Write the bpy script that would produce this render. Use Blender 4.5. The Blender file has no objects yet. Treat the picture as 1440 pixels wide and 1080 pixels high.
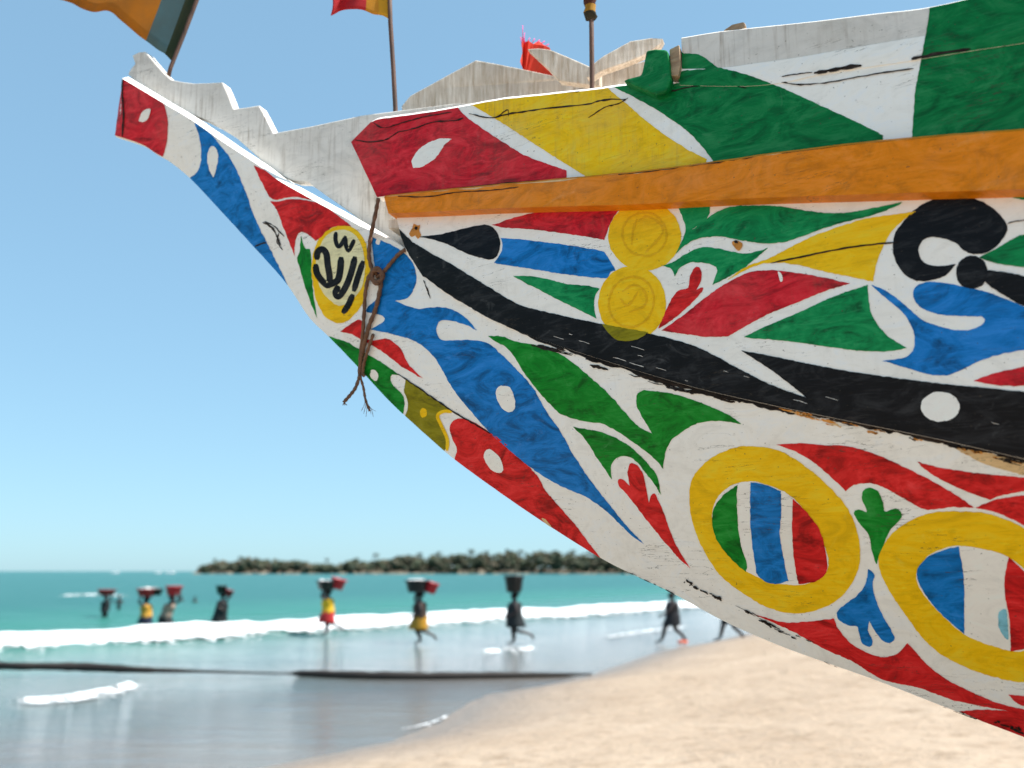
import bpy, bmesh, math, random
import numpy as np
from mathutils import Vector, Matrix, noise as mnoise
from mathutils.bvhtree import BVHTree
from mathutils.geometry import delaunay_2d_cdt, tessellate_polygon
random.seed(7)
R = math.radians
scene = bpy.context.scene
col = scene.collection

# ------------------------------------------------------------------ camera
F = 1400.0                       # focal length in photo pixels (1440 wide)
CAM = Vector((0, 0, 2.5))        # sea level is z = 0, the beach is higher
PITCH = math.atan((803 - 540) / F)
cam = bpy.data.cameras.new('camera'); camo = bpy.data.objects.new('camera', cam)
col.objects.link(camo); scene.camera = camo
camo.location = CAM; camo.rotation_euler = (math.pi / 2 + PITCH, 0, 0)
cam.sensor_width = 36; cam.lens = 36 * F / 1440
cam.clip_start = 0.05; cam.clip_end = 30000
cam.dof.use_dof = True; cam.dof.focus_distance = 2.75; cam.dof.aperture_fstop = 2.2
# ------------------------------------------------------------------ sky, sun
SUN_EL, SUN_AZ = R(62), R(98)    # azimuth clockwise from +Y: from the right, along the boat
w = bpy.data.worlds.new('World'); scene.world = w; w.use_nodes = True
nt = w.node_tree
bg = nt.nodes['Background']; sky = nt.nodes.new('ShaderNodeTexSky')
sky.sky_type = 'NISHITA'; sky.sun_disc = False
sky.sun_elevation = SUN_EL; sky.sun_rotation = SUN_AZ
sky.altitude = 0; sky.air_density = 0.8; sky.dust_density = 0.5; sky.ozone_density = 3.0
gam = nt.nodes.new('ShaderNodeGamma'); gam.inputs[1].default_value = 0.41      # soft highlight roll-off of the whole sky
tint = nt.nodes.new('ShaderNodeMix'); tint.data_type = 'RGBA'; tint.blend_type = 'MULTIPLY'; tint.inputs[0].default_value = 1
tint.inputs[7].default_value = (.585, .86, .985, 1)
nt.links.new(sky.outputs[0], gam.inputs[0]); nt.links.new(gam.outputs[0], tint.inputs[6])
nt.links.new(tint.outputs[2], bg.inputs[0]); bg.inputs[1].default_value = 0.121
sun = bpy.data.lights.new('sun', 'SUN'); suno = bpy.data.objects.new('sun', sun); col.objects.link(suno)
sun.energy = 2.6; sun.angle = R(0.53); sun.color = (1.0, 0.96, 0.9)
sd = Vector((math.sin(SUN_AZ) * math.cos(SUN_EL), math.cos(SUN_AZ) * math.cos(SUN_EL), math.sin(SUN_EL)))
suno.rotation_euler = sd.to_track_quat('Z', 'Y').to_euler()
scene.view_settings.view_transform = 'Standard'; scene.view_settings.look = 'None'
scene.view_settings.gamma = 1; scene.view_settings.use_curve_mapping = False
scene.view_settings.exposure = 2.02

# ------------------------------------------------------------------ helpers
CP, SP = math.cos(PITCH), math.sin(PITCH)
def ray(px, py):
    a, b = (px - 720) / F, (540 - py) / F
    return Vector((a, CP - b * SP, SP + b * CP))
def topx(P):
    d = P - CAM
    f = d.y * CP + d.z * SP; u = -d.y * SP + d.z * CP
    return 720 + F * d.x / f, 540 - F * u / f
def ground(px, py, z=0.0):
    d = ray(px, py); return CAM + d * ((z - CAM.z) / d.z)
def at_depth(px, py, y):
    d = ray(px, py); return CAM + d * (y / d.y)
def lin(c):
    return tuple(((v / 255) / 12.92 if v / 255 <= .04045 else ((v / 255 + .055) / 1.055) ** 2.4) for v in c)
def mkmesh(name, V, Fc, mat=None, parent=None, smooth=True):
    me = bpy.data.meshes.new(name)
    me.from_pydata([tuple(v) for v in V], [], Fc); me.update()
    if smooth: me.polygons.foreach_set('use_smooth', [True] * len(me.polygons))
    o = bpy.data.objects.new(name, me); col.objects.link(o)
    if mat: me.materials.append(mat)
    if parent: o.parent = parent
    return o
def tag(o, label=None, cat=None, group=None, kind=None):
    if label: o['label'] = label
    if cat: o['category'] = cat
    if group: o['group'] = group
    if kind: o['kind'] = kind
    return o
def empty(name, loc=(0, 0, 0), rz=0):
    o = bpy.data.objects.new(name, None); col.objects.link(o)
    o.location = loc; o.rotation_euler = (0, 0, rz); o.empty_display_size = .1; return o
def fixn(o):
    bm = bmesh.new(); bm.from_mesh(o.data); bmesh.ops.recalc_face_normals(bm, faces=bm.faces)
    bm.to_mesh(o.data); bm.free(); return o
def autosmooth(o, ang=35):
    me = o.data
    me.polygons.foreach_set('use_smooth', [True] * len(me.polygons))
    bm = bmesh.new(); bm.from_mesh(me)
    for e in bm.edges:
        if len(e.link_faces) == 2 and e.calc_face_angle(0) > R(ang): e.smooth = False
    bm.to_mesh(me); bm.free(); return o
def tube(pts, rad, n=8, seg=None):
    """vertices / faces of a tube through pts; rad is a number or a list"""
    pts = [Vector(p) for p in pts]; V = []; Fc = []
    m = len(pts); rad = rad if hasattr(rad, '__len__') else [rad] * m
    prev = None
    for i, p in enumerate(pts):
        t = (pts[min(i + 1, m - 1)] - pts[max(i - 1, 0)]).normalized()
        if prev is None:
            a = t.orthogonal().normalized()
        else:
            a = (prev - t * prev.dot(t)).normalized()
        prev = a; b = t.cross(a)
        for k in range(n):
            an = 2 * math.pi * k / n
            V.append(p + (a * math.cos(an) + b * math.sin(an)) * rad[i])
    for i in range(m - 1):
        for k in range(n):
            Fc.append((i * n + k, i * n + (k + 1) % n, (i + 1) * n + (k + 1) % n, (i + 1) * n + k))
    Fc.append(tuple(range(n - 1, -1, -1))); Fc.append(tuple((m - 1) * n + k for k in range(n)))
    return V, Fc
def merge(parts):
    V, Fc = [], []
    for v, f in parts:
        o = len(V); V += list(v); Fc += [tuple(i + o for i in q) for q in f]
    return V, Fc
def crom(P, sub=6):
    """open Catmull-Rom through P (any dimension)"""
    P = [np.array(p, float) for p in P]; out = []
    for i in range(len(P) - 1):
        p0 = P[i - 1] if i else 2 * P[0] - P[1]
        p3 = P[i + 2] if i + 2 < len(P) else 2 * P[-1] - P[-2]
        p1, p2 = P[i], P[i + 1]
        for k in range(sub):
            t = k / sub
            out.append(.5 * (2 * p1 + (p2 - p0) * t + (2 * p0 - 5 * p1 + 4 * p2 - p3) * t * t + (3 * p1 - p0 - 3 * p2 + p3) * t ** 3))
    out.append(P[-1]); return np.array(out)
def closed_spline(P, sub=6):
    """closed spline; a third value 1 makes the point a corner"""
    n = len(P); out = []
    X = [np.array(p[:2], float) for p in P]; c = [len(p) > 2 and p[2] == 1 for p in P]
    for i in range(n):
        p1, p2 = X[i], X[(i + 1) % n]
        p0 = p1 if c[i] else X[i - 1]; p3 = p2 if c[(i + 1) % n] else X[(i + 2) % n]
        L = np.linalg.norm(p2 - p1); m = max(2, min(24, int(L / 3)))
        for k in range(m):
            t = k / m
            out.append(.5 * (2 * p1 + (p2 - p0) * t + (2 * p0 - 5 * p1 + 4 * p2 - p3) * t * t + (3 * p1 - p0 - 3 * p2 + p3) * t ** 3))
    return np.array(out)
def inpoly(pts, poly):
    pts = np.asarray(pts, float); x, y = pts[:, 0], pts[:, 1]
    r = np.zeros(len(pts), bool); x1, y1 = poly[:, 0], poly[:, 1]
    x2, y2 = np.roll(x1, -1), np.roll(y1, -1)
    for a, b, c, d in zip(x1, y1, x2, y2):
        if b == d: continue
        k = ((b > y) != (d > y)) & (x < (c - a) * (y - b) / (d - b) + a)
        r ^= k
    return r

# ------------------------------------------------------------------ materials
def new_mat(name):
    m = bpy.data.materials.new(name); m.use_nodes = True
    return m, m.node_tree, m.node_tree.nodes['Principled BSDF']
def nd(nt, t, **k):
    n = nt.nodes.new(t)
    for a, b in k.items(): setattr(n, a, b)
    return n
def mapped(nt, scale, rot=(0, 0, 0), src='Object'):
    tc = nd(nt, 'ShaderNodeTexCoord'); mp = nd(nt, 'ShaderNodeMapping')
    mp.inputs['Scale'].default_value = scale; mp.inputs['Rotation'].default_value = rot
    nt.links.new(tc.outputs[src], mp.inputs[0]); return mp.outputs[0]
def noise(nt, vec, scale, detail=4, rough=.6, dist=0):
    n = nd(nt, 'ShaderNodeTexNoise'); n.inputs['Scale'].default_value = scale
    n.inputs['Detail'].default_value = detail; n.inputs['Roughness'].default_value = rough
    n.inputs['Distortion'].default_value = dist
    if vec is not None: nt.links.new(vec, n.inputs['Vector'])
    return n.outputs['Fac']
def ramp(nt, fac, stops):
    r = nd(nt, 'ShaderNodeValToRGB'); e = r.color_ramp.elements
    while len(e) < len(stops): e.new(.5)
    for q, (p, c) in zip(e, stops):
        q.position = p; q.color = (c, c, c, 1) if not hasattr(c, '__len__') else tuple(c) + (1,)
    nt.links.new(fac, r.inputs[0]); return r.outputs[0]
def mix(nt, fac, a, b, mode='MIX'):
    n = nd(nt, 'ShaderNodeMix', data_type='RGBA', blend_type=mode)
    for sock, v in ((n.inputs[0], fac), (n.inputs[6], a), (n.inputs[7], b)):
        if hasattr(v, 'is_output'): nt.links.new(v, sock)
        elif hasattr(v, '__len__'): sock.default_value = tuple(v) + ((1,) if len(v) == 3 else ())
        else: sock.default_value = v
    return n.outputs[2]
def bump(nt, bs, h, strength, dist=.01, prev=None):
    b = nd(nt, 'ShaderNodeBump'); b.inputs['Strength'].default_value = strength
    b.inputs['Distance'].default_value = dist; nt.links.new(h, b.inputs['Height'])
    if prev is not None: nt.links.new(prev, b.inputs['Normal'])
    nt.links.new(b.outputs[0], bs.inputs['Normal']); return b.outputs[0]

def paint(name, rgb, angle=0.3, dirt=.25, rough=.42, grain=.5, streak=0.0, var=.46):
    """hand brushed boat paint over sawn wood"""
    m, t, bs = new_mat(name); c = lin(rgb)
    dk = tuple(v * (1 - var * 1.35) for v in c); lt = tuple(min(.9, v * (1 + var * .5) + (.02 if var > .12 else .005)) for v in c)
    n1 = noise(t, mapped(t, (6, 6, 13), (0, angle, 0)), 1.0, 8, .68, 2.2)
    base = ramp(t, n1, [(.34, dk), (.5, c), (.66, lt)])
    if var > .12:      # crisp bristle strokes
        n0 = noise(t, mapped(t, (7, 7, 95), (0, angle + .15, 0)), 1.0, 4, .6, 2.5)
        base = mix(t, ramp(t, n0, [(.56, 0.0), (.68, .24)]), base, tuple(min(.9, v * 1.45 + .05) for v in c))
        nz = noise(t, mapped(t, (9, 9, 16), (0, angle - .5, 0)), 1.0, 6, .7, 1.2)      # thinly covered places
        base = mix(t, ramp(t, nz, [(.60, 0.0), (.74, .38)]), base, tuple(min(.9, v * 1.2 + .12) for v in c))
        base = mix(t, ramp(t, n0, [(.30, .4), (.42, 0.0)]), base, tuple(v * .55 for v in c))
    # thin patches
    n2 = noise(t, mapped(t, (7, 7, 9)), 1.0, 5, .6)
    base = mix(t, ramp(t, n2, [(.5, 0.0), (.8, .35 * min(1, var / .25))]), base, tuple(v * .72 for v in c))
    # small scuffs and dirt specks
    n3 = noise(t, mapped(t, (60, 60, 75)), 1.0, 5, .7)
    base = mix(t, ramp(t, n3, [(.66, 0.0), (.76, dirt)]), base, (.10, .075, .05))
    # hairline cracks along the plank, in patches, and fine dark specks
    hc = noise(t, mapped(t, (3, 3, 34), (0, .06, 0)), 1.0, 5, .6, .3)
    ab = nd(t, 'ShaderNodeMath', operation='COMPARE'); t.links.new(hc, ab.inputs[0]); ab.inputs[1].default_value = .5; ab.inputs[2].default_value = .0035
    pm = ramp(t, noise(t, mapped(t, (4, 4, 6)), 1.0, 4, .6), [(.52, 0.0), (.62, .75)])
    base = mix(t, mix(t, 1.0, ab.outputs[0], pm, 'MULTIPLY'), base, (.055, .042, .03))
    sp = noise(t, mapped(t, (130, 130, 150)), 1.0, 2, .5)
    base = mix(t, ramp(t, sp, [(.72, 0.0), (.75, .7)]), base, (.07, .055, .04))
    gr = noise(t, mapped(t, (2.2, 2.2, 3)), 1.0, 7, .75)
    base = mix(t, ramp(t, gr, [(.55, 0.0), (.72, .22)]), base, mix(t, 1.0, base, (.72, .62, .50), 'MULTIPLY'))
    if streak:
        n4 = noise(t, mapped(t, (85, 85, 5)), 1.0, 3, .6)
        n5 = noise(t, mapped(t, (4, 4, 5)), 1.0, 3, .6)
        f = mix(t, 1.0, ramp(t, n4, [(.5, 0.0), (.72, streak)]), ramp(t, n5, [(.38, 0.0), (.65, 1.0)]), 'MULTIPLY')
        base = mix(t, f, base, (.20, .13, .075))
        n6 = noise(t, mapped(t, (3, 3, 4)), 1.3, 6, .7)
        base = mix(t, ramp(t, n6, [(.45, 0.0), (.75, .35 * min(1, streak * 2))]), base, (.42, .36, .28))
    t.links.new(base, bs.inputs['Base Color'])
    bs.inputs['Roughness'].default_value = rough; bs.inputs['Specular IOR Level'].default_value = .14
    g = noise(t, mapped(t, (6, 6, 130)), 1.0, 4, .6)
    g2 = noise(t, mapped(t, (18, 18, 60), (0, angle, 0)), 1.5, 4, .6)
    p = bump(t, bs, g, .16 * grain, .004)
    p = bump(t, bs, g2, .10 if var > .12 else .03, .002, p)
    n7 = noise(t, mapped(t, (2.5, 2.5, 3.5)), 1.0, 2, .5)
    bump(t, bs, n7, .12, .015, p)
    return m
M = {}
M['white'] = paint('white_paint', (249, 245, 237), dirt=.4, streak=.10, var=.07, rough=.45)
M['white_old'] = paint('weathered_white_paint', (222, 216, 208), dirt=.6, streak=.75, var=.10, rough=.6, grain=1)
M['white_clean'] = paint('white_motif_paint', (246, 241, 232), dirt=.3, var=.06)
M['red'] = paint('red_paint', (216, 34, 34), .5)
M['red_dark'] = paint('crimson_paint', (208, 28, 42), .2, streak=.15)
M['blue'] = paint('blue_paint', (12, 118, 194), -.6)
M['green'] = paint('green_paint', (4, 132, 36), .7)
M['green_cool'] = paint('cool_green_paint', (8, 138, 76), .4)
M['green_board'] = paint('board_green_paint', (2, 116, 58), .5, var=.4, grain=1)
M['yellow'] = paint('yellow_paint', (248, 196, 8), .2, var=.15)
M['yellow_board'] = paint('board_yellow_paint', (248, 198, 6), .1, var=.14, streak=.35)
M['yellow_dark'] = paint('ochre_stroke_paint', (230, 176, 8), .2, var=.15)
M['yellow_pale'] = paint('pale_yellow_paint', (232, 224, 176), .2, var=.15)
M['orange'] = paint('orange_paint', (232, 132, 10), 0, var=.2, dirt=.4, streak=.18)
M['olive'] = paint('olive_paint', (140, 132, 14), .6, var=.3)
M['black'] = paint('black_tar_paint', (16, 16, 20), .1, dirt=0, rough=.38, var=.3)
M['tar'] = paint('brown_tar', (40, 30, 24), .1, dirt=0, rough=.6, var=.4)
M['rust'] = paint('rust_stain', (204, 136, 60), .1, var=.4)
M['stain'] = paint('pale_rust_stain', (222, 186, 136), .1, var=.15)
M['cyan'] = paint('thin_blue_smear', (128, 190, 208), .3)
def wood_mat(name, a, b, scale=(8, 8, 60), rot=(0, 0, 0)):
    m, t, bs = new_mat(name)
    n = noise(t, mapped(t, scale, rot), 1.0, 6, .65, .4)
    n2 = noise(t, mapped(t, (4, 4, 4)), 1.5, 5, .6)
    base = ramp(t, n, [(.3, a), (.7, b)])
    base = mix(t, ramp(t, n2, [(.45, 0.0), (.75, .45)]), base, tuple(v * .5 for v in a))
    t.links.new(base, bs.inputs['Base Color']); bs.inputs['Roughness'].default_value = .75
    bump(t, bs, n, .5, .006); return m
M['wood'] = wood_mat('weathered_wood', (.40, .31, .22), (.78, .71, .62), (70, 70, 6))
M['wood_raw'] = wood_mat('bare_wood', (.26, .16, .09), (.50, .36, .22), (9, 9, 50))
M['rope'] = wood_mat('rope_fibre', (.10, .045, .022), (.24, .115, .06), (60, 60, 60))
M['wet_rope'] = wood_mat('wet_weedy_rope', (.006, .004, .003), (.02, .013, .009), (6, 6, 6))
M['pole'] = wood_mat('rusty_pole', (.05, .028, .02), (.14, .065, .04), (30, 30, 8))

# ------------------------------------------------------------------ beach and sea
shore_px = [(370, 1080), (450, 1064), (555, 1042), (622, 1016), (655, 992), (690, 976), (760, 966), (826, 951),
            (880, 933), (925, 917), (1000, 903), (1052, 891), (1110, 879)]
SH = [ground(*p) for p in shore_px]
d0 = Vector((-.62, -.78, 0)); d1 = (SH[-1] - SH[-5]).normalized()
SH = [SH[0] + d0 * 60, SH[0] + d0 * 14, SH[0] + d0 * 5] + SH + [SH[-1] + d1 * k for k in (15, 40, 120)] + [SH[-1] + d1 * 120 + Vector((.75, .66, 0)) * k for k in (200, 900, 3000)]
SHa = np.array([(p.x, p.y) for p in SH])
def shore_dist(X, Y):
    """signed distance to the waterline, positive on the beach"""
    best = np.full(X.shape, 1e9); sgn = np.ones(X.shape)
    for (ax, ay), (bx, by) in zip(SHa[:-1], SHa[1:]):
        ex, ey = bx - ax, by - ay; L = ex * ex + ey * ey
        t = np.clip(((X - ax) * ex + (Y - ay) * ey) / L, 0, 1)
        dx, dy = X - ax - t * ex, Y - ay - t * ey; d = np.hypot(dx, dy)
        side = np.where(ex * dy - ey * dx < 0, 1.0, -1.0)
        k = d < best; best = np.where(k, d, best); sgn = np.where(k, side, sgn)
    return best * sgn
def sand_z(X, Y):
    D = shore_dist(X, Y)
    z = np.where(D > 0, 1.15 * (1 - np.exp(-D / 6.0)), .09 * D)
    z = np.maximum(z, -2.0)
    amp = np.clip(D / 5, 0, 1)
    return z + amp * (.02 * np.sin(X * 1.3 + 2 * np.sin(Y * .7)) * np.sin(Y * 1.1 + np.sin(X * .6)) + .008 * np.sin(X * 4.1 + Y * 2.3))
def graded(a, lo, hi, step, grow=1.12):
    """coordinates from lo to hi, fine around [-a, a]-like core then growing"""
    c = list(np.arange(a[0], a[1] + 1e-6, step)); s = step
    while c[-1] < hi: s *= grow; c.append(c[-1] + s)
    s = step
    while c[0] > lo: s *= grow; c.insert(0, c[0] - s)
    return np.array(c)
def sheet(name, gx, gy, zf, mat, smooth=True):
    X, Y = np.meshgrid(gx, gy, indexing='ij'); Z = zf(X, Y)
    n, m = X.shape; V = np.stack([X, Y, Z], -1).reshape(-1, 3)
    i = np.arange(n * m).reshape(n, m)
    Q = np.stack([i[:-1, :-1], i[1:, :-1], i[1:, 1:], i[:-1, 1:]], -1).reshape(-1, 4)
    me = bpy.data.meshes.new(name); me.from_pydata(V.tolist(), [], Q.tolist()); me.update()
    me.polygons.foreach_set('use_smooth', [True] * len(me.polygons))
    o = bpy.data.objects.new(name, me); col.objects.link(o); me.materials.append(mat); return o
# sand material
m, t, bs = new_mat('beach_sand'); M['sand'] = m
v = mapped(t, (1, 1, 1))
c1 = ramp(t, noise(t, v, .55, 6, .62), [(.3, (.27, .20, .138)), (.7, (.345, .268, .195))])
c1 = mix(t, ramp(t, noise(t, v, 3.2, 6, .7), [(.5, 0.0), (.66, .85)]), c1, (.205, .145, .092))
c1 = mix(t, ramp(t, noise(t, v, 22, 4, .7), [(.6, 0.0), (.72, .5)]), c1, (.42, .36, .29))
sep = nd(t, 'ShaderNodeSeparateXYZ'); t.links.new(v, sep.inputs[0])
zz = nd(t, 'ShaderNodeMath', operation='MULTIPLY_ADD'); t.links.new(noise(t, v, .35, 3), zz.inputs[0])
zz.inputs[1].default_value = .16; t.links.new(sep.outputs[2], zz.inputs[2])
wet = ramp(t, zz.outputs[0], [(.16, 1.0), (.55, 0.0)])
c1 = mix(t, wet, c1, (.20, .155, .118))
t.links.new(c1, bs.inputs['Base Color'])
t.links.new(ramp(t, wet, [(0, .95), (1, .35)]), bs.inputs['Roughness'])
p_ = bump(t, bs, noise(t, v, 2.6, 6, .68), 1.0, .12); bump(t, bs, noise(t, v, 40, 4, .7), .35, .006, p_)
beach = sheet('beach', graded((-6, 22), -90, 2500, .3), graded((-6, 45), -60, 4000, .3), sand_z, M['sand'])
tag(beach, 'pale sand beach sloping to the water', kind='structure')

# sea material: colour follows the depth of the water (distance from the waterline)
m, t, bs = new_mat('sea_water'); M['sea'] = m
at = nd(t, 'ShaderNodeAttribute'); at.attribute_name = 'shore'
v = mapped(t, (1, 1, 1))
ad = nd(t, 'ShaderNodeMath', operation='MULTIPLY_ADD'); t.links.new(noise(t, mapped(t, (.12, .3, 1)), 1, 4), ad.inputs[0])
ad.inputs[1].default_value = .16; t.links.new(at.outputs['Fac'], ad.inputs[2])
cc = ramp(t, ad.outputs[0], [(.05, (.15, .125, .10)), (.13, (.11, .105, .098)), (.24, (.07, .115, .115)), (.36, (.045, .145, .125)), (.60, (.024, .145, .115)), (1.0, (.014, .105, .095))])
t.links.new(cc, bs.inputs['Base Color'])
t.links.new(ramp(t, at.outputs['Fac'], [(.1, .10), (.5, .28)]), bs.inputs['Roughness']); bs.inputs['IOR'].default_value = 1.33
t.links.new(ramp(t, at.outputs['Fac'], [(.12, .5), (.4, .16)]), bs.inputs['Specular IOR Level'])
n1 = noise(t, mapped(t, (.55, 1.7, 1)), 1.0, 7, .68, .4)
b_ = nd(t, 'ShaderNodeBump'); t.links.new(n1, b_.inputs['Height']); b_.inputs['Distance'].default_value = .25
t.links.new(ramp(t, at.outputs['Fac'], [(.0, .22), (.15, .42), (.35, .85), (1, 1.0)]), b_.inputs['Strength'])
t.links.new(b_.outputs[0], bs.inputs['Normal'])
break_px = [(-260, 934), (-120, 925), (0, 914), (150, 905), (300, 896), (460, 886), (600, 878), (700, 872), (850, 863), (940, 857), (1060, 851), (1250, 842)]
BR = crom([(ground(*p).x, ground(*p).y) for p in break_px], 10)
def poly_dist(X, Y, P):
    best = np.full(X.shape, 1e9)
    for (ax, ay), (bx, by) in zip(P[:-1], P[1:]):
        ex, ey = bx - ax, by - ay; L = ex * ex + ey * ey + 1e-12
        tt = np.clip(((X - ax) * ex + (Y - ay) * ey) / L, 0, 1)
        best = np.minimum(best, np.hypot(X - ax - tt * ex, Y - ay - tt * ey))
    return best
def sea_z(X, Y):
    D = -shore_dist(X, Y)
    a = np.clip((D - 6) / 25, 0, 1)
    z = a * (.05 * np.sin(Y * .55 - X * .22 + .8 * np.sin(X * .11)) + .03 * np.sin(Y * 1.1 + X * .35 + np.sin(Y * .2)))
    far = np.exp(-np.maximum(Y - 60, 0) / 80)
    z = z * far + .28 * np.exp(-(poly_dist(X, Y, BR[::4]) / 1.3) ** 2)
    return z
gx, gy = graded((-34, 14), -6000, 6000, .5, 1.16), graded((4, 75), -30, 9000, .5, 1.12)
sea = sheet('sea', gx, gy, sea_z, M['sea'])
X, Y = np.meshgrid(gx, gy, indexing='ij')
sa = np.clip(-shore_dist(X, Y) / 60, 0, 1).reshape(-1)
att = sea.data.attributes.new('shore', 'FLOAT', 'POINT'); att.data.foreach_set('value', sa.astype(np.float32))
tag(sea, 'turquoise sea turning grey over the shallows', kind='structure')

# foam
m, t, bs = new_mat('foam'); M['foam'] = m
nf = noise(t, mapped(t, (1, 1, 1)), 3.0, 6, .7)
t.links.new(ramp(t, nf, [(.3, (.58, .62, .64)), (.6, (.78, .79, .80))]), bs.inputs['Base Color'])
bs.inputs['Roughness'].default_value = .8; bump(t, bs, nf, .8, .12)
M['boat_white'] = m.copy()
cv = nd(t, 'ShaderNodeAttribute'); cv.attribute_name = 'cover'
nn_ = noise(t, mapped(t, (1, 1, 1)), 3.2, 6, .75); sm = nd(t, 'ShaderNodeMath', operation='ADD'); t.links.new(nn_, sm.inputs[0]); t.links.new(cv.outputs['Fac'], sm.inputs[1])
t.links.new(ramp(t, sm.outputs[0], [(.62, 0.0), (.74, 1.0)]), bs.inputs['Alpha'])
def foam(name, path, wf, wb, h, label, rough=1.0, cm=.24):
    """tumbling foam along a path: back, crest, front face and thin skirt toward the shore"""
    P = crom(path, 14); V = []; Fc = []; K = 15; cov = []
    acc = 0
    for i, p in enumerate(P):
        tg = P[min(i + 1, len(P) - 1)] - P[max(i - 1, 0)]; tg = tg / (np.linalg.norm(tg) + 1e-9)
        nrm = np.array((tg[1], -tg[0]))          # toward the shore
        e = min(1, i / 8, (len(P) - 1 - i) / 8)
        acc = acc + (np.linalg.norm(P[i] - P[i - 1]) if i else 0)
        a = mnoise.noise((acc * .35, 3.1, 0)); b = mnoise.noise((acc * .9, 9.1, 4)); c = mnoise.noise((acc * .22, 1.7, 8))
        w1 = wf * (1 + .55 * a + .35 * b) * max(e, .15); w2 = wb * (1 + .3 * b); hh = h * (1 + .5 * c + .25 * b) * max(e, .05)
        for k in range(K):
            q = k / (K - 1)
            off = -w2 + (w1 + w2) * q
            prof = (math.exp(-((q - .22) / .11) ** 2) + .30 * math.exp(-((q - .48) / .15) ** 2)) * hh
            jit = .10 * h * rough * mnoise.noise((p[0] * 2.9, p[1] * 2.3, k * .7)) * (1 if 0 < k < K - 1 else 0)
            z = .015 + prof + jit * (.2 + .8 * min(1, prof / (.3 * h))); cov.append(max(-.15, min(.75, 1.15 * math.exp(-((q - .24) / .22) ** 2) + .12 * rough)) * max(e, .25) * cm if 0 < k < K - 1 else -.3)
            if k in (0, K - 1): z = -.05
            V.append((p[0] + nrm[0] * off, p[1] + nrm[1] * off, z + (.20 * math.exp(-(off / 1.3) ** 2) if h > .2 else 0)))
    for i in range(len(P) - 1):
        for k in range(K - 1):
            Fc.append((i * K + k, (i + 1) * K + k, (i + 1) * K + k + 1, i * K + k + 1))
    o = fixn(mkmesh(name, V, Fc, M['foam'])); a_ = o.data.attributes.new('cover', 'FLOAT', 'POINT'); a_.data.foreach_set('value', np.array(cov, np.float32))
    return tag(o, label, kind='stuff')
foam('breaking_wave_foam', [(ground(*p).x, ground(*p).y) for p in break_px], 3.0, .7, .30, 'long white breaking wave behind the runners', cm=.66)
g2 = lambda L: [(ground(*p).x, ground(*p).y) for p in L]
foam('ripple_foam', g2([(2, 992), (60, 990), (110, 984), (160, 973), (206, 962)]), .95, .25, .14, 'small white ripple in the grey shallows', cm=.3)
foam('splash_foam', g2([(655, 922), (690, 919), (730, 916), (768, 912)]), .8, .3, .12, 'white splash at the feet of the runner in dark dress')
foam('wavelet_foam', g2([(75, 839), (110, 838), (150, 838), (185, 840)]), 1.3, .5, .16, 'thin white crest out in the turquoise water')
foam('swash_foam', g2([(840, 899), (880, 893), (930, 886), (985, 880)]), .7, .3, .05, 'thin wash of foam beside the walking person')
foam('swash_edge_foam', g2([(545, 1030), (590, 1022), (618, 1013), (640, 1001)]), .10, .04, .01, 'thin foam edge where water meets sand')

# ------------------------------------------------------------------ island, woods, palms, far boats
ISL_Y = 900.0
def isl(px, py): return at_depth(px, py, ISL_Y)
m, t, bs = new_mat('island_soil'); bs.inputs['Base Color'].default_value = (.17, .14, .10, 1); bs.inputs['Roughness'].default_value = .95; M['soil'] = m
V, Fc = [], []
prof = [(276, .4), (290, 1.2), (360, 2.0), (600, 3), (900, 4), (1200, 5), (1700, 5), (2300, 3)]
for px_, h in prof:
    b = isl(px_, 803)
    for off, z in ((-14, -.6), (-8, 1.1), (20, 1.3 + h), (90, 1 + h), (200, -.6)):
        V.append((b.x, ISL_Y + off, z))
for i in range(len(prof) - 1):
    for k in range(4): Fc.append((i * 5 + k, (i + 1) * 5 + k, (i + 1) * 5 + k + 1, i * 5 + k + 1))
tag(mkmesh('island', V, Fc, M['soil']), 'low sandy island across the water', kind='structure')
m, t, bs = new_mat('far_foliage'); M['woods'] = m
gm = nd(t, 'ShaderNodeNewGeometry')
t.links.new(ramp(t, gm.outputs['Random Per Island'], [(0, (.014, .024, .012)), (.35, (.026, .038, .017)), (.6, (.048, .052, .024)), (.8, (.07, .056, .034)), (1, (.03, .042, .021))]), bs.inputs['Base Color'])
bs.inputs['Roughness'].default_value = .9
ico = bmesh.new(); bmesh.ops.create_icosphere(ico, subdivisions=1, radius=1)
icoV = [v.co.copy() for v in ico.verts]; icoF = [tuple(v.index for v in f.verts) for f in ico.faces]; ico.free()
top_px = [(278, 800), (285, 790), (300, 785), (330, 781), (370, 780), (400, 781), (430, 786), (470, 789), (500, 782), (540, 780), (570, 776),
          (600, 775), (640, 773), (690, 770), (740, 769), (800, 769), (860, 771), (950, 770), (1100, 768), (1400, 766), (1800, 768), (2250, 785)]
tx, ty = np.array(top_px, float).T
rng = random.Random(3); V, Fc = [], []
for k in range(3600):
    px_ = rng.uniform(280, 900) if k < 2100 else rng.uniform(900, 2240)
    dy = rng.uniform(-11, 55); hmax = (803 - np.interp(px_, tx, ty)) / F * ISL_Y * (1 + .15 * math.sin(px_ * .13) * math.sin(px_ * .041))
    zc = .8 + (hmax - 1.5) * rng.random() ** .75 * (.75 + .25 * dy / 60)
    r = rng.uniform(1.4, 3.4) * (1 if zc < hmax * .75 else .75)
    c = Vector((isl(px_, 803).x * (ISL_Y + dy) / ISL_Y, ISL_Y + dy, zc)); o = len(V)
    for q in icoV: V.append(c + Vector((q.x * r * 1.15, q.y * r, q.z * r * .8)) * (1 + .45 * mnoise.noise(q * 1.7 + c)))
    Fc += [tuple(i + o for i in f) for f in icoF]
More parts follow.
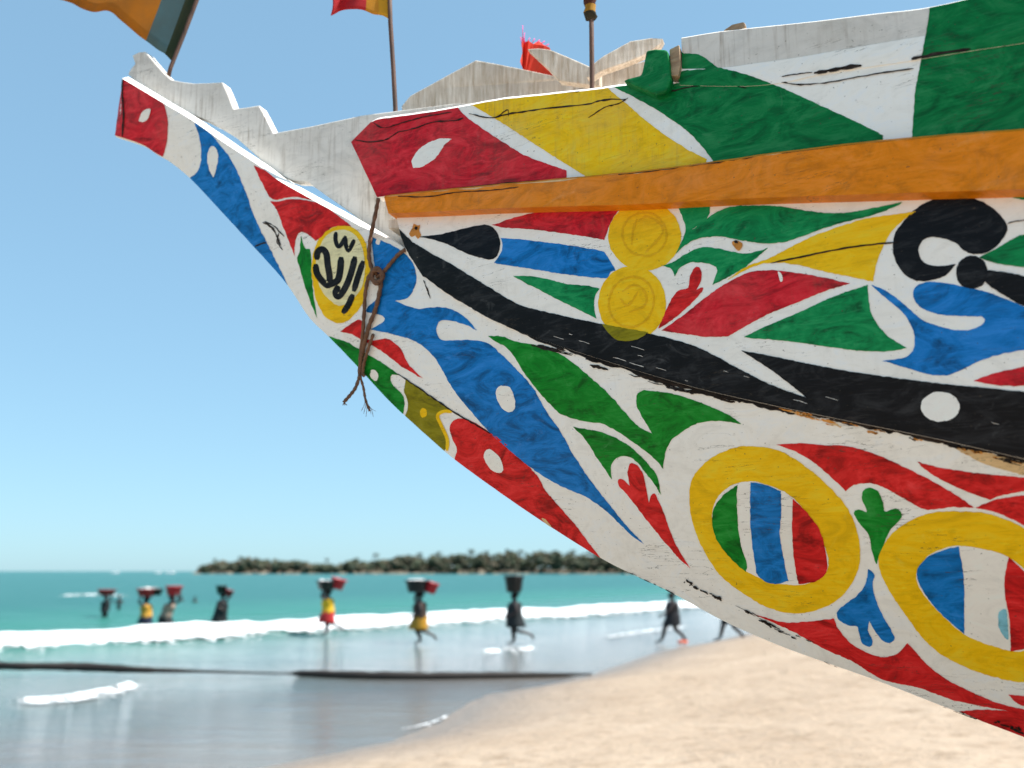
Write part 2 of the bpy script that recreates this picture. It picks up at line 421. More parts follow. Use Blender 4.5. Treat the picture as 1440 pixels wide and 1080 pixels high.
tag(mkmesh('island_woodland', V, Fc, M['woods'], smooth=False), 'dark green woodland covering the far island', kind='stuff')
def palm():
    root = empty('palm_tree')
    V, Fc = tube([(0, 0, -1), (.3, 0, 6), (.2, .2, 13), (.5, 0, 19)], [.6, .5, .45, .4], 7)
    mkmesh('trunk', V, Fc, M['pole'], root)
    parts = []
    for k in range(16):
        a = k * 2.4; L = 4.2 + .8 * math.sin(k * 3.3); up = .9 * math.cos(k * 1.7)
        pts = []
        for i in range(6):
            q = i / 5; pts.append(Vector((.5 + math.cos(a) * L * q, math.sin(a) * L * q, 19 + up * L * q * .6 - 3.0 * q * q + .6 * q)))
        VV, FF = [], []
        sdv = Vector((-math.sin(a), math.cos(a), 0))
        for i, p in enumerate(pts):
            wd = .75 * math.sin(math.pi * (.12 + .86 * i / 5))
            VV += [p - sdv * wd - Vector((0, 0, wd * .5)), p, p + sdv * wd - Vector((0, 0, wd * .5))]
        for i in range(5):
            for j in range(2): FF.append((i * 3 + j, i * 3 + j + 1, (i + 1) * 3 + j + 1, (i + 1) * 3 + j))
        parts.append((VV, FF))
    V, Fc = merge(parts); mkmesh('crown', V, Fc, M['woods'], root)
    return root
palm0 = palm()
def copy_tree(o, parent=None):
    c = o.copy(); col.objects.link(c); c.parent = parent
    for ch in o.children: copy_tree(ch, c)
    return c
for i, (px_, tp) in enumerate([(297, 781), (330, 777), (452, 780), (527, 773), (587, 772), (613, 770), (662, 767), (684, 769), (733, 767), (806, 768), (352, 779), (845, 768)]):
    o = palm0 if i == 0 else copy_tree(palm0)
    b = isl(px_, 803); hgt = (805 - tp) / F * ISL_Y - 2.0
    o.location = (b.x, ISL_Y + 8 + (i % 3) * 9, 1.2); s_ = hgt / 21.5; o.scale = (s_, s_, s_); o.rotation_euler = (0, 0, i * 1.3)
    tag(o, 'tall thin palm standing above the woods of the far island', 'palm tree', 'palms on the island')
def far_boat(px_, py_, y, L, label):
    b = at_depth(px_, 803, y); r = empty('distant_boat', (b.x, y, 0))
    V, Fc = [], []
    for i in range(9):
        q = i / 8 * 2 - 1; wd = .9 * (1 - q * q) + .05; sh = .8 + 1.0 * q * q
        V += [(q * L / 2, -wd, sh), (q * L / 2 * .93, -wd * .6, -.3), (q * L / 2 * .93, wd * .6, -.3), (q * L / 2, wd, sh)]
    for i in range(8):
        for k in range(3): Fc.append((i * 4 + k, (i + 1) * 4 + k, (i + 1) * 4 + k + 1, i * 4 + k + 1))
        Fc.append((i * 4 + 3, (i + 1) * 4 + 3, (i + 1) * 4, i * 4))
    fixn(mkmesh('hull', V, Fc, M['boat_white'], r))
    bm = bmesh.new(); bmesh.ops.create_cube(bm, size=1, matrix=Matrix.Translation((.8, 0, 1.7)) @ Matrix.Diagonal((L * .28, 1.2, 1.5, 1)))
    bmesh.ops.bevel(bm, geom=bm.edges[:], offset=.12, segments=1)
    me = bpy.data.meshes.new('cabin'); bm.to_mesh(me); bm.free(); me.materials.append(M['boat_white'])
    o = bpy.data.objects.new('cabin', me); col.objects.link(o); o.parent = r
    tag(r, label, 'boat', 'boats on the horizon')
far_boat(163, 803, 950, 7, 'tiny white boat alone on the open horizon')
far_boat(223, 804, 930, 6, 'tiny white boat on the horizon beside a larger white boat')
far_boat(240, 804, 930, 9, 'larger white boat on the horizon closest to the island')

# ------------------------------------------------------------------ the painted fishing boat
YAW = R(20)
tip = at_depth(165, 145, 3.6)
SAND_B = 1.0
U = Vector((math.cos(YAW), -math.sin(YAW), 0)); N = Vector((-math.sin(YAW), -math.cos(YAW), 0))
boat = empty('fishing_boat', (tip.x, tip.y, SAND_B), -YAW)
O3 = Vector((tip.x, tip.y, SAND_B))
def interp(tab):
    xs, ys = np.array(tab, float).T
    P = crom(tab, 12); return lambda s: float(np.interp(s, P[:, 0], P[:, 1]))
b_c = interp([(-.3, .06), (0, .07), (.6, .09), (1.3, .15), (2.0, .30), (2.9, .55), (4, .78), (6, .96), (8, .9), (9.5, .6), (11, .14)])
b_k = interp([(-.3, .012), (0, .014), (1, .018), (2, .035), (2.9, .07), (4, .15), (6, .3), (8, .27), (9.5, .2), (11, .07)])
b_r = interp([(.5, .10), (.9, .13), (1.3, .18), (2.0, .35), (2.9, .63), (4, .88), (6, 1.08), (8, 1.0), (9.5, .68), (11, .2)])
def solve(px, py, bf):
    """boat coordinates (s, n, z) of the point at this pixel on the upright surface n = bf(s)"""
    d = ray(px, py)
    def f(tt):
        P = CAM + d * tt - O3; return P.dot(N) - bf(P.dot(U))
    lo, hi = .2, 14.0
    for _ in range(60):
        mid = (lo + hi) / 2
        if f(mid) > 0: lo = mid
        else: hi = mid
    P = CAM + d * hi - O3; return P.dot(U), P.dot(N), P.z
def loc(s, n, z): return Vector((s, -n, z))                 # boat coordinates to the boat's local frame
def world(s, n, z): return O3 + U * s + N * n + Vector((0, 0, z))
def curve(pxs, bf, tau=2.5, zend=None, bend=0):
    """traced pixel curve -> (s0, z(s)); eased on past the frame"""
    D = np.array([solve(x, y, bf) for x, y in crom(pxs, 8)]); s, z = D[:, 0], D[:, 2]
    o = np.argsort(s); s, z = s[o], z[o]
    s1, z1 = s[-1], z[-1]; sl = (z[-1] - np.interp(s1 - .35, s, z)) / .35
    if zend is not None and sl < 0: tau = (zend - z1) / sl
    def zf(q):
        if q <= s1: return float(np.interp(q, s, z))
        return z1 + sl * tau * (1 - math.exp(-(q - s1) / tau))
    return s[0], zf
pxK = [(161, 190), (200, 203), (220, 216), (235, 224), (267, 250), (315, 301), (357, 347), (397, 391), (418, 421), (436, 448), (462, 473), (500, 512),
       (550, 566), (600, 612), (638, 645), (690, 683), (733, 713), (783, 746), (849, 787), (900, 812), (940, 831), (1015, 872), (1070, 897), (1123, 918), (1233, 957), (1331, 995), (1440, 1036)]
pxT = [(166, 99), (200, 119), (235, 140), (272, 162), (312, 190), (367, 226), (392, 245), (445, 275), (505, 308), (567, 347), (590, 374), (625, 404), (665, 430),
       (710, 452), (770, 474), (850, 500), (940, 527), (1000, 543), (1100, 565), (1200, 585), (1320, 609), (1440, 636)]
pxR0 = [(546, 300), (620, 297), (700, 293), (800, 290), (900, 287), (1050, 279), (1250, 272), (1440, 266)]
pxR1 = [(524, 276), (560, 271), (640, 263), (727, 255), (860, 242), (960, 231), (1061, 216), (1263, 192), (1440, 178)]
pxW1 = [(494, 195), (508, 181), (524, 166), (552, 160), (590, 155), (640, 147), (700, 136), (780, 127), (840, 120), (905, 112), (960, 117), (1053, 118), (1106, 112), (1150, 102), (1220, 91), (1287, 81), (1367, 68), (1440, 57)]
pxL1 = [(950, 96), (1013, 95), (1060, 89), (1118, 81), (1200, 67), (1299, 50), (1440, 29)]
pxB1 = [(958, 52), (1021, 42), (1142, 29), (1230, 18), (1311, 8), (1440, -22)]
sK, zK = curve(pxK, b_k, zend=-.04)
sT, zT = curve(pxT, b_c)
b_u = lambda s: b_r(s) - .012
b_rail = lambda s: b_r(s) + .035
b_w = lambda s: b_r(s) + .004
b_l = lambda s: b_r(s) + .008
b_t = lambda s: b_r(s) + .006
sR0, zR0 = curve(pxR0, b_rail); sR1, zR1 = curve(pxR1, b_rail)
_, zRw = curve(pxR1, b_w); sW1, zW1 = curve(pxW1, b_w)
sL1, zL1 = curve(pxL1, b_l); _, zLw = curve(pxW1, b_l); sB1, zB1 = curve(pxB1, b_t); _, zBt = curve(pxL1, b_t)
SEND = 11.0
def stations(s0):
    a = list(np.arange(0, 3.6 - s0, .025)); b = list(np.arange(3.6 - s0, SEND - s0, .25)) + [SEND - s0]
    return [x / (SEND - s0) for x in a + b]
TGT = {}
def piece(name, s_top, top, s_bot, bot, mat, thick=.04, rows=9, cham=.0, bulge=0.0, far=True, key=None, back=None, rag=0.0, cham_end=99):
    """a plank: near face between two curves, chamfered upper edge, back face; top/bot give (n, z) at s"""
    def build(sign):
        V = []; Fc = []; lam = stations(min(s_top, s_bot)); nc = None
        for li in lam:
            st = s_top + (SEND - s_top) * li; sb = s_bot + (SEND - s_bot) * li
            (nt_, zt), (nb, zb) = top(st), bot(sb)
            if rag: zt += rag * mnoise.noise((st * 9, 1.3, sign)) + rag * .6 * mnoise.noise((st * 31, 4.3, sign))
            ring = []
            ch = min(cham if st < cham_end else .0006, (zt - zb) * .3)
            if cham: ring.append((st, nt_ - ch * 1.1, zt))
            for k in range(rows):
                q = k / (rows - 1); zz_ = (zt - ch) + (zb - (zt - ch)) * q
                ring.append((st + (sb - st) * q, nt_ + (nb - nt_) * q + bulge * math.sin(math.pi * q), zz_))
            ring.append((sb, (nb - thick) if back is None else back(sb), zb))
            ring.append((st, (nt_ - thick - cham) if back is None else back(st), zt))
            nc = len(ring)
            V += [loc(a, sign * b, c) for a, b, c in ring]
        m_ = len(lam)
        for i in range(m_ - 1):
            for k in range(nc):
                Fc.append((i * nc + k, i * nc + (k + 1) % nc, (i + 1) * nc + (k + 1) % nc, (i + 1) * nc + k))
        Fc.append(tuple(range(nc))); Fc.append(tuple((m_ - 1) * nc + k for k in range(nc - 1, -1, -1)))
        o = mkmesh(name, V, Fc, mat, boat); fixn(o); autosmooth(o, 32)
        if sign > 0 and key:
            f0 = 1 if cham and key != 'cap' else 0
            rows_ = rows + (1 if cham and f0 == 0 else 0)
            G = [[V[i * nc + f0 + k] for k in range(rows_)] for i in range(m_) if lam[i] * (SEND - s_top) + s_top < 4.6]
            VV = [p for r_ in G for p in r_]; FF = []
            for i in range(len(G) - 1):
                for k in range(rows_ - 1):
                    a = i * rows_ + k; FF.append((a, a + 1, a + rows_ + 1, a + rows_))
            lw = lambda p: O3 + U * p.x - N * p.y + Vector((0, 0, p.z))
            pol = [topx(lw(r_[0])) for r_ in G] + [topx(lw(G[-1][k])) for k in range(1, rows_)] + [topx(lw(r_[-1])) for r_ in reversed(G[:-1])] + [topx(lw(G[0][k])) for k in range(rows_ - 2, 0, -1)]
            TGT[key] = (BVHTree.FromPolygons(VV, FF), np.array(pol))
        return o
    o = build(1)
    if far and back is None: build(-1)
    return o
# dugout log hull with its long beak: both faces in one solid
def lower_hull():
    V = []; Fc = []; lam = stations(0); rows = 12; G = []
    lam = [0, .0022] + [x for x in lam if x > .003]
    for li in lam:
        st = sT + (SEND - sT) * li; sb = sK + (SEND - sK) * li
        nt_, zt, nb, zb = b_c(st), zT(st), b_k(sb), zK(sb)
        if li == 0: nt_ -= .03; nb -= .004                   # worn corner of the tip
        fr = min(1, max(0, (1.30 - st) / .15)); ch = .002 + .020 * fr
        ring = []
        for sg in (1, -1):
            half = [(st, nt_ - .003 - .027 * fr, zt)]
            for k in range(rows):
                q = k / (rows - 1)
                half.append((st + (sb - st) * q, nt_ + (nb - nt_) * q + .03 * min(1, st / 2) * math.sin(math.pi * q), zt - ch + (zb - zt + ch) * q))
            half.append((sb, nb * .4, zb - .003))
            ring += [loc(a, sg * b, c) for a, b, c in (half if sg == 1 else half[::-1])]
        nc = len(ring); V += ring
        if st < 4.6: G.append(ring[1:1 + rows])
    m_ = len(lam)
    for i in range(m_ - 1):
        for k in range(nc): Fc.append((i * nc + k, i * nc + (k + 1) % nc, (i + 1) * nc + (k + 1) % nc, (i + 1) * nc + k))
    Fc.append(tuple(range(nc))); Fc.append(tuple((m_ - 1) * nc + k for k in range(nc - 1, -1, -1)))
    o = mkmesh('lower_hull', V, Fc, M['white'], boat); fixn(o); autosmooth(o, 30)
    VV = [p for r_ in G for p in r_]; FF = []
    for i in range(len(G) - 1):
        for k in range(rows - 1):
            a = i * rows + k; FF.append((a, a + 1, a + rows + 1, a + rows))
    lw = lambda p: O3 + U * p.x - N * p.y + Vector((0, 0, p.z))
    pol = [topx(lw(r_[0])) for r_ in G] + [topx(lw(G[-1][k])) for k in range(1, rows)] + [topx(lw(r_[-1])) for r_ in reversed(G[:-1])] + [topx(lw(G[0][k])) for k in range(rows - 2, 0, -1)]
    TGT['lower'] = (BVHTree.FromPolygons(VV, FF), np.array(pol))
lower_hull()
sU = solve(574, 350, b_c)[0]
piece('side_plank', sR0 - .0, lambda s: (b_u(s), zR0(s) + .03), sU, lambda s: (b_c(s) + .003, zT(s) - .014), M['white'], key='upper', rows=10, bulge=.012)
piece('rail', sR1 + .045, lambda s: (b_rail(s), zR1(s)), sR0, lambda s: (b_rail(s), zR0(s)), M['orange'], thick=.075, cham=.008, key='rail', rows=5, rag=.002)
piece('washboard', sW1, lambda s: (b_w(s), zW1(s)), sR1, lambda s: (b_w(s), zRw(s) - .006), M['white'], cham=.012, key='wash', rows=8, rag=.002, cham_end=sL1 - .02)
piece('cap_batten', sL1, lambda s: (b_l(s) - .001, zL1(s)), sL1 + .01, lambda s: (b_w(s) + .0025, zLw(s) - .005), M['white'], thick=.05, key='cap', rows=5, bulge=.002, rag=.0008)
piece('top_board', sB1, lambda s: (b_t(s), zB1(s)), sB1 + .0, lambda s: (b_t(s), zBt(s) - .01), M['white_old'], thick=.04, cham=.004, key='top', rows=6)

def flat_board(name, outline, bf, thick, mat, z_clip=None, bevel=.004):
    """board cut to a traced outline standing on the upright surface n = bf(s)"""
    P = [solve(x, y, bf) for x, y in outline]
    bm = bmesh.new()
    f = [bm.verts.new(loc(s, n + thick / 2, z)) for s, n, z in P]
    b = [bm.verts.new(loc(s, n - thick / 2, z)) for s, n, z in P]
    k = len(P)
    for a_, b_, c_ in tessellate_polygon([[Vector((q[0], q[2], 0)) for q in P]]):
        bm.faces.new((f[a_], f[b_], f[c_])); bm.faces.new((b[c_], b[b_], b[a_]))
    for i in range(k): bm.faces.new((f[i], b[i], b[(i + 1) % k], f[(i + 1) % k]))
    bmesh.ops.recalc_face_normals(bm, faces=bm.faces)
    me = bpy.data.meshes.new(name); bm.to_mesh(me); bm.free(); me.materials.append(mat)
    o = bpy.data.objects.new(name, me); col.objects.link(o); o.parent = boat
    if bevel:
        md = o.modifiers.new('bevel', 'BEVEL'); md.width = bevel; md.segments = 2; md.limit_method = 'ANGLE'; md.angle_limit = R(40)
    return o
flat_board('stem_board', [(192, 82), (200, 78), (211, 77), (222, 90), (235, 105), (247, 116), (260, 119), (280, 121.5), (300, 121), (319, 120), (327, 138), (334, 157), (352, 155), (370, 152), (380, 171), (390, 191),
    (440, 182), (515, 166), (640, 150), (700, 150), (700, 330), (600, 352), (560, 352), (520, 322), (505, 308), (485, 293), (462, 277), (437, 259), (420, 258), (408, 254), (377, 234), (362, 219), (335, 195), (310, 180), (290, 170), (262, 160), (230, 142), (205, 128), (186, 108), (190, 101), (196, 94)],
    lambda s: 0.0, .05, M['white_old'])
# boards standing on the far gunwale
bfar = lambda s: -b_r(s)
flat_board('carved_board', [(568, 152), (580, 138), (600, 127), (640, 105), (672, 88), (700, 93), (740, 101), (790, 112), (850, 112), (850, 190), (568, 200)], bfar, .04, M['wood'])
flat_board('carved_board', [(743, 72), (760, 71), (776, 73), (800, 83), (832, 97), (846, 104), (846, 125), (788, 117), (770, 97)], lambda s: bfar(s) + .12, .035, M['wood'])
flat_board('carved_board', [(829, 98), (850, 82), (888, 61), (915, 57), (934, 58), (930, 66), (905, 82), (880, 92), (846, 104), (835, 112), (826, 112)], lambda s: bfar(s) + .18, .035, M['wood'])
flat_board('carved_board', [(834, 106), (880, 96), (920, 86), (960, 82), (960, 130), (834, 130)], lambda s: bfar(s) + .10, .035, M['wood'])
flat_board('thwart_end', [(911, 76), (925, 74), (941, 75), (944, 92), (946, 118), (940, 134), (925, 138), (905, 130), (890, 124), (878, 117), (904, 110), (908, 92)], lambda s: b_r(s) + .016, .045, M['green_board'], bevel=.008)
flat_board('thwart_end', [(943, 74), (957, 67), (959, 96), (956, 112), (945, 112)], lambda s: b_r(s) + .006, .04, M['wood_raw'], bevel=.004)
flat_board('wood_chock', [(1018, 48), (1030, 40), (1048, 36), (1051, 42), (1046, 48)], lambda s: b_r(s) - .02, .04, M['wood_raw'])
# deck planks and frames inside, carrying the poles
for k in range(9):
    a, b = 1.25 + k * .3, 1.25 + k * .3 + .285
    V = []
    for s_ in (a, b):
        hb = b_r(s_) - .055; zz_ = zR0(s_) + .02
        V += [loc(s_, hb, zz_), loc(s_, -hb, zz_), loc(s_, -hb, zz_ - .03), loc(s_, hb, zz_ - .03)]
    mkmesh('deck_plank', V, [(0, 1, 2, 3), (7, 6, 5, 4), (0, 4, 5, 1), (1, 5, 6, 2), (2, 6, 7, 3), (3, 7, 4, 0)], M['wood'], boat, smooth=False)

# ---- painted motifs: sheets of paint lying on the planks
ZO = {'f': (0, 0, 1), '1': (60, 0, 4), '2': (340, 80, 4), '3': (220, 120, 4), '4': (340, 300, 4), '5': (560, 0, 3.6), '6': (860, 0, 2.4828), '7': (500, 460, 3.1775),
      '8': (540, 260, 3.1304), 'A': (900, 240, 2.6667), 'B': (660, 440, 3.4286), 'C': (940, 560, 2.454), 'F': (800, 780, 2.25)}
def full(z, P):
    ox, oy, k = ZO[z]; return [(ox + p[0] / k, oy + p[1] / k) + tuple(p[2:]) for p in P]
LAST = [None]
SUB = {'painted_letter', 'painted_dot', 'painted_ring_centre', 'painted_stripe', 'painted_crescent', 'emblem_ground', 'brush_ring', 'brush_mark', 'paint_smear', 'chip', 'nail_head', 'painted_edge'}
def sheet_on(name, poly, tgt, mat, layer, step=13):
    bv, band = TGT[tgt]
    x0, y0 = poly.min(0) - 1; x1, y1 = poly.max(0) + 1
    pts = [tuple(p) for p in poly]; edges = [(i, (i + 1) % len(poly)) for i in range(len(poly))]
    nb = len(band); keep = [(x0 - 40 < band[i][0] < x1 + 40 and y0 - 40 < band[i][1] < y1 + 40) for i in range(nb)]
    if not inpoly(poly, band).all():
        idx = {}
        for i in range(nb):
            j = (i + 1) % nb
            if keep[i] and keep[j]:
                for q in (i, j):
                    if q not in idx: idx[q] = len(pts); pts.append(tuple(band[q]))
                edges.append((idx[i], idx[j]))
    gx_, gy_ = np.meshgrid(np.arange(x0, x1, step), np.arange(y0, y1, step)); g = np.stack([gx_.ravel(), gy_.ravel()], -1)
    if len(g):
        g = g[inpoly(g, poly) & inpoly(g, band)]; pts += [tuple(p) for p in g]
    vs, es, fs, *_ = delaunay_2d_cdt([Vector(p) for p in pts], edges, [], 0, 1e-4)
    if not fs: return None
    A = np.array([(p.x, p.y) for p in vs]); cen = np.array([A[list(f)].mean(0) for f in fs])
    ok = inpoly(cen, poly) & inpoly(cen, band)
    fs = [f for f, k in zip(fs, ok) if k]
    if not fs: return None
    used = sorted({i for f in fs for i in f}); re = {i: k for k, i in enumerate(used)}
    Rm = Matrix.Rotation(YAW, 3, 'Z'); cl = Rm @ (CAM - O3); V = []
    last = 2.6
    for i in used:
        p = A[i]; hit = None
        for k in range(9):
            dl = Rm @ ray(p[0], p[1]); h = bv.ray_cast(cl, dl)
            if h[0] is not None: hit = h; break
            # just off the edge of the plank: look for the nearest place on it
            for j in range(8):
                an = j * math.pi / 4; dl = Rm @ ray(p[0] + math.cos(an) * .3 * (k + 1), p[1] + math.sin(an) * .3 * (k + 1))
                h = bv.ray_cast(cl, dl)
                if h[0] is not None: hit = h; break
            if hit: break
        if hit is None:
            hit = bv.find_nearest(cl + dl.normalized() * last)
        last = (hit[0] - cl).length
        nn = hit[1]
        if nn.dot(cl - hit[0]) < 0: nn = -nn
        V.append(hit[0] + nn * (.0011 + .0007 * layer))
    o = mkmesh(name, V, [tuple(re[i] for i in f) for f in fs], mat, LAST[0] if name in SUB and LAST[0] else boat)
    if name not in SUB and name.split('_')[0] in ('painted', 'tar', 'rust') and name != 'tar_drip': LAST[0] = o
    me = o.data; bm = bmesh.new(); bm.from_mesh(me)
    for f in bm.faces:
        if f.normal.dot(cl - f.calc_center_median()) < 0: f.normal_flip()
    bm.to_mesh(me); bm.free()
    return o
def wob(poly, a=.75):
    out = []
    for x, y in poly:
        out.append((x + 1.1 * a * mnoise.noise((x * .13, y * .13, 1)) + a * mnoise.noise((x * .5, y * .5, 3)), y + 1.1 * a * mnoise.noise((x * .13, y * .13, 7)) + a * mnoise.noise((x * .5, y * .5, 5))))
    return np.array(out)
def motif(name, z, P, tgt, mat, layer=0, step=13):
    pl = wob(closed_spline(full(z, P)))
    for tg_ in tgt.split('+'): sheet_on(name, pl, tg_, M[mat], layer, step)
def stroke(name, z, P, wd, tgt, mat, layer=0, rag=.0):
    """brush stroke: a band of width wd (crop pixels) along a path"""
    ox, oy, k = ZO[z]; C_ = crom(full(z, P), 6); L, Rr = [], []
    n = len(C_)
    for i in range(n):
        tg_ = C_[min(i + 1, n - 1)] - C_[max(i - 1, 0)]; tg_ = tg_ / (np.linalg.norm(tg_) + 1e-9); nr = np.array((-tg_[1], tg_[0]))
        e = min(1, .55 + i * .25, .55 + (n - 1 - i) * .25)
        w1 = wd / k / 2 * e * (1 + rag * mnoise.noise((C_[i][0] * .21, C_[i][1] * .21, 2)) * 1.6)
        w2 = wd / k / 2 * e * (1 + rag * mnoise.noise((C_[i][0] * .21, C_[i][1] * .21, 9)) * 1.6)
        L.append(C_[i] + nr * max(w1, .25)); Rr.append(C_[i] - nr * max(w2, .25))
    sheet_on(name, np.array(L + Rr[::-1]), tgt, M[mat], layer)
def ell(cx, cy, rx, ry, rot=0, n=14):
    return [(cx + rx * math.cos(a) * math.cos(rot) - ry * math.sin(a) * math.sin(rot), cy + rx * math.cos(a) * math.sin(rot) + ry * math.sin(a) * math.cos(rot)) for a in [2 * math.pi * i / n for i in range(n)]]
# beak
motif('painted_tip', '1', [(380, 380, 1), (430, 393, 1), (500, 437), (560, 485), (620, 530), (670, 570), (695, 620), (706, 700), (700, 790), (680, 875, 1), (640, 930, 1), (380, 850, 1)], 'lower', 'red_dark', 1, 3.5)
motif('painted_dot', '1', [(545, 680, 1), (560, 640), (590, 615), (612, 612, 1), (608, 640), (595, 672), (570, 688)], 'lower', 'white_clean', 5, 5)
stroke('crack', '1', [(458, 410), (452, 520), (460, 640), (452, 770)], 9, 'lower', 'tar', 5, .5)
motif('painted_panel', '3', [(215, 210, 1), (300, 270), (360, 335), (420, 420), (470, 520), (510, 620), (545, 720), (590, 820), (650, 940), (738, 1120, 1), (700, 1130, 1), (540, 930), (360, 740), (170, 530, 1), (228, 492), (250, 430), (252, 350), (240, 280)], 'lower', 'blue')
motif('painted_dot', '3', [(322, 340), (348, 380), (345, 440), (322, 520, 1), (295, 460), (288, 400), (300, 355)], 'lower', 'white_clean', 1)
stroke('crack', '3', [(555, 905), (600, 888), (620, 886)], 8, 'lower', 'tar', 1, .5)
motif('painted_panel', '3', [(548, 450, 1), (620, 482), (720, 542), (800, 592), (950, 662, 1), (850, 640), (780, 628), (720, 635), (670, 645), (635, 628, 1), (600, 560), (575, 510)], 'lower', 'red')
motif('painted_panel', '3', [(640, 655, 1), (700, 650), (760, 640), (830, 645), (900, 660), (960, 690), (1030, 740), (1100, 795, 1), (1030, 790), (980, 805), (930, 850), (895, 875, 1), (850, 835), (815, 825), (790, 850), (778, 900), (780, 960, 1), (750, 890), (720, 810), (690, 730), (665, 680)], 'lower', 'red')
motif('painted_leaf', '4', [(335, 125, 1), (352, 185), (366, 200), (385, 202), (392, 260), (392, 330), (400, 420), (410, 500), (425, 590, 1), (395, 520), (360, 420), (330, 320), (312, 250), (325, 225), (330, 170)], 'lower', 'green')
motif('painted_emblem', '4', [(565, 65), (640, 90), (690, 150), (715, 250), (722, 350), (700, 450), (660, 540), (600, 600), (540, 618), (470, 580), (425, 500), (400, 390), (395, 280), (420, 170), (480, 100)], 'lower', 'yellow')
motif('emblem_ground', '4', [(565, 92), (630, 115), (670, 170), (692, 260), (694, 340), (670, 430), (620, 485), (560, 520), (500, 490), (450, 430), (424, 340), (422, 250), (455, 155), (510, 105)], 'lower', 'yellow_pale', 1)
for P_, wd in (([(532, 105), (530, 150), (543, 185), (562, 176), (588, 128)], 24), ([(586, 135), (588, 178), (602, 208), (620, 182), (636, 148)], 24),
               ([(425, 262), (430, 218), (455, 203), (478, 228), (486, 290), (497, 360), (490, 405), (455, 380), (425, 335), (418, 285)], 36),
               ([(562, 245), (556, 320), (543, 375), (510, 395), (488, 402)], 38), ([(640, 243), (622, 320), (600, 385), (572, 440), (545, 468), (530, 445), (548, 408)], 36),
               ([(686, 268), (655, 360), (632, 440)], 34), ([(628, 455), (602, 515), (570, 562)], 34)):
    stroke('painted_letter', '4', P_, wd, 'lower', 'black', 2)
for P_, wd in (([(600, 770), (650, 800), (680, 850), (700, 900)], 10), ([(610, 765), (660, 790), (720, 850)], 6), ([(690, 830), (680, 880), (712, 925)], 6)):
    stroke('scuff', '3', P_, wd, 'lower', 'tar', 1, .9)
# big blue figure
motif('painted_figure', 'f', [(522, 333, 1), (540, 340), (560, 350), (577, 365), (586, 387), (582, 407), (572, 419), (556, 423, 1), (572, 430), (590, 434), (615, 432), (637, 436), (655, 447), (671, 465, 1), (655, 457), (635, 451), (620, 451), (614, 460), (616, 472), (625, 479), (652, 478), (677, 480),
    (694, 488), (720, 513), (749, 545), (767, 576), (789, 608), (808, 642), (834, 680), (859, 712), (880, 738), (906, 765, 1), (885, 750), (859, 724), (827, 700), (799, 688), (777, 677), (752, 661), (720, 636), (689, 608), (664, 580), (638, 548), (613, 505), (588, 482), (557, 471), (521, 463, 1), (540, 452), (538, 444), (515, 438), (521, 428, 1), (530, 420), (535, 400), (528, 378), (524, 350)], 'lower', 'blue')
motif('painted_dot', '7', [(650, 262), (690, 270), (712, 320), (712, 365), (690, 382), (655, 360), (630, 310), (632, 275)], 'lower', 'white_clean', 1)
motif('painted_dot', '4', ell(768, 160, 13, 16), 'lower', 'white_clean', 1)
motif('painted_leaf', '4', [(555, 665, 1), (610, 625), (660, 597), (685, 620), (700, 702), (760, 712), (820, 705), (870, 735), (905, 780), (940, 850), (1022, 930, 1), (930, 880), (860, 830), (780, 770), (700, 725), (620, 682)], 'lower', 'red')
motif('painted_panel', 'f', [(455, 470, 1), (463, 473), (490, 482), (515, 497), (540, 512), (562, 527, 1), (552, 527), (549, 534), (556, 545), (566, 555), (569, 567), (567, 584, 1), (545, 580, 1), (500, 530)], 'lower', 'green')
motif('painted_dot', '7', ell(85, 215, 17, 27, -.3), 'lower', 'white_clean', 1)
motif('painted_panel', '7', [(225, 235, 1), (300, 285), (370, 335), (435, 378, 1), (390, 385), (370, 400), (375, 430), (395, 470), (408, 510), (405, 540), (390, 560, 1), (300, 490), (215, 410, 1), (235, 360), (228, 320), (218, 280)], 'lower', 'olive')
stroke('painted_edge', '7', [(432, 378), (395, 376), (368, 396), (385, 440), (411, 500), (410, 552)], 15, 'lower', 'yellow', 1)
motif('painted_dot', '7', ell(305, 382, 16, 22), 'lower', 'yellow', 1)
stroke('crack', '7', [(190, 208), (260, 255), (340, 310), (430, 372), (520, 425), (605, 475)], 6, 'lower', 'tar', 2, .9)
motif('painted_panel', '7', [(470, 408), (430, 425), (422, 460), (435, 500), (452, 545), (443, 592, 1), (600, 715), (740, 820), (900, 930), (1105, 1043, 1), (1040, 960), (980, 880), (900, 790), (850, 730), (810, 660), (740, 590), (670, 520), (600, 470), (530, 425)], 'lower', 'red')
motif('painted_dot', '7', [(580, 555), (600, 545), (640, 575), (660, 620), (655, 648), (620, 645), (590, 615), (575, 580)], 'lower', 'white_clean', 1)
motif('chip', '7', [(832, 855, 1), (850, 858), (885, 902, 1), (865, 890)], 'lower', 'stain', 1)
motif('painted_leaf', 'B', [(90, 112, 1), (160, 115), (230, 140), (320, 155), (430, 195), (500, 240), (560, 290), (640, 360), (700, 420), (760, 490), (820, 550), (885, 583, 1), (840, 510), (810, 450), (808, 400), (835, 375), (900, 378), (990, 392), (1080, 420), (1170, 455), (1250, 490), (1315, 535, 1), (1250, 525), (1190, 520), (1110, 530), (1030, 570), (970, 620), (945, 680), (935, 752, 1), (880, 690), (800, 630), (720, 575), (640, 535), (540, 520), (450, 490), (390, 440), (320, 360), (265, 290), (230, 230), (180, 165), (140, 145)], 'lower', 'green')
motif('painted_leaf', 'B', [(500, 548, 1), (570, 562), (640, 575), (720, 610), (790, 655), (850, 715), (895, 770), (910, 800), (925, 878, 1), (890, 820), (850, 770), (810, 720), (760, 690), (720, 695), (690, 720), (683, 760), (688, 805, 1), (650, 745), (610, 690), (590, 655), (560, 610)], 'lower', 'green')
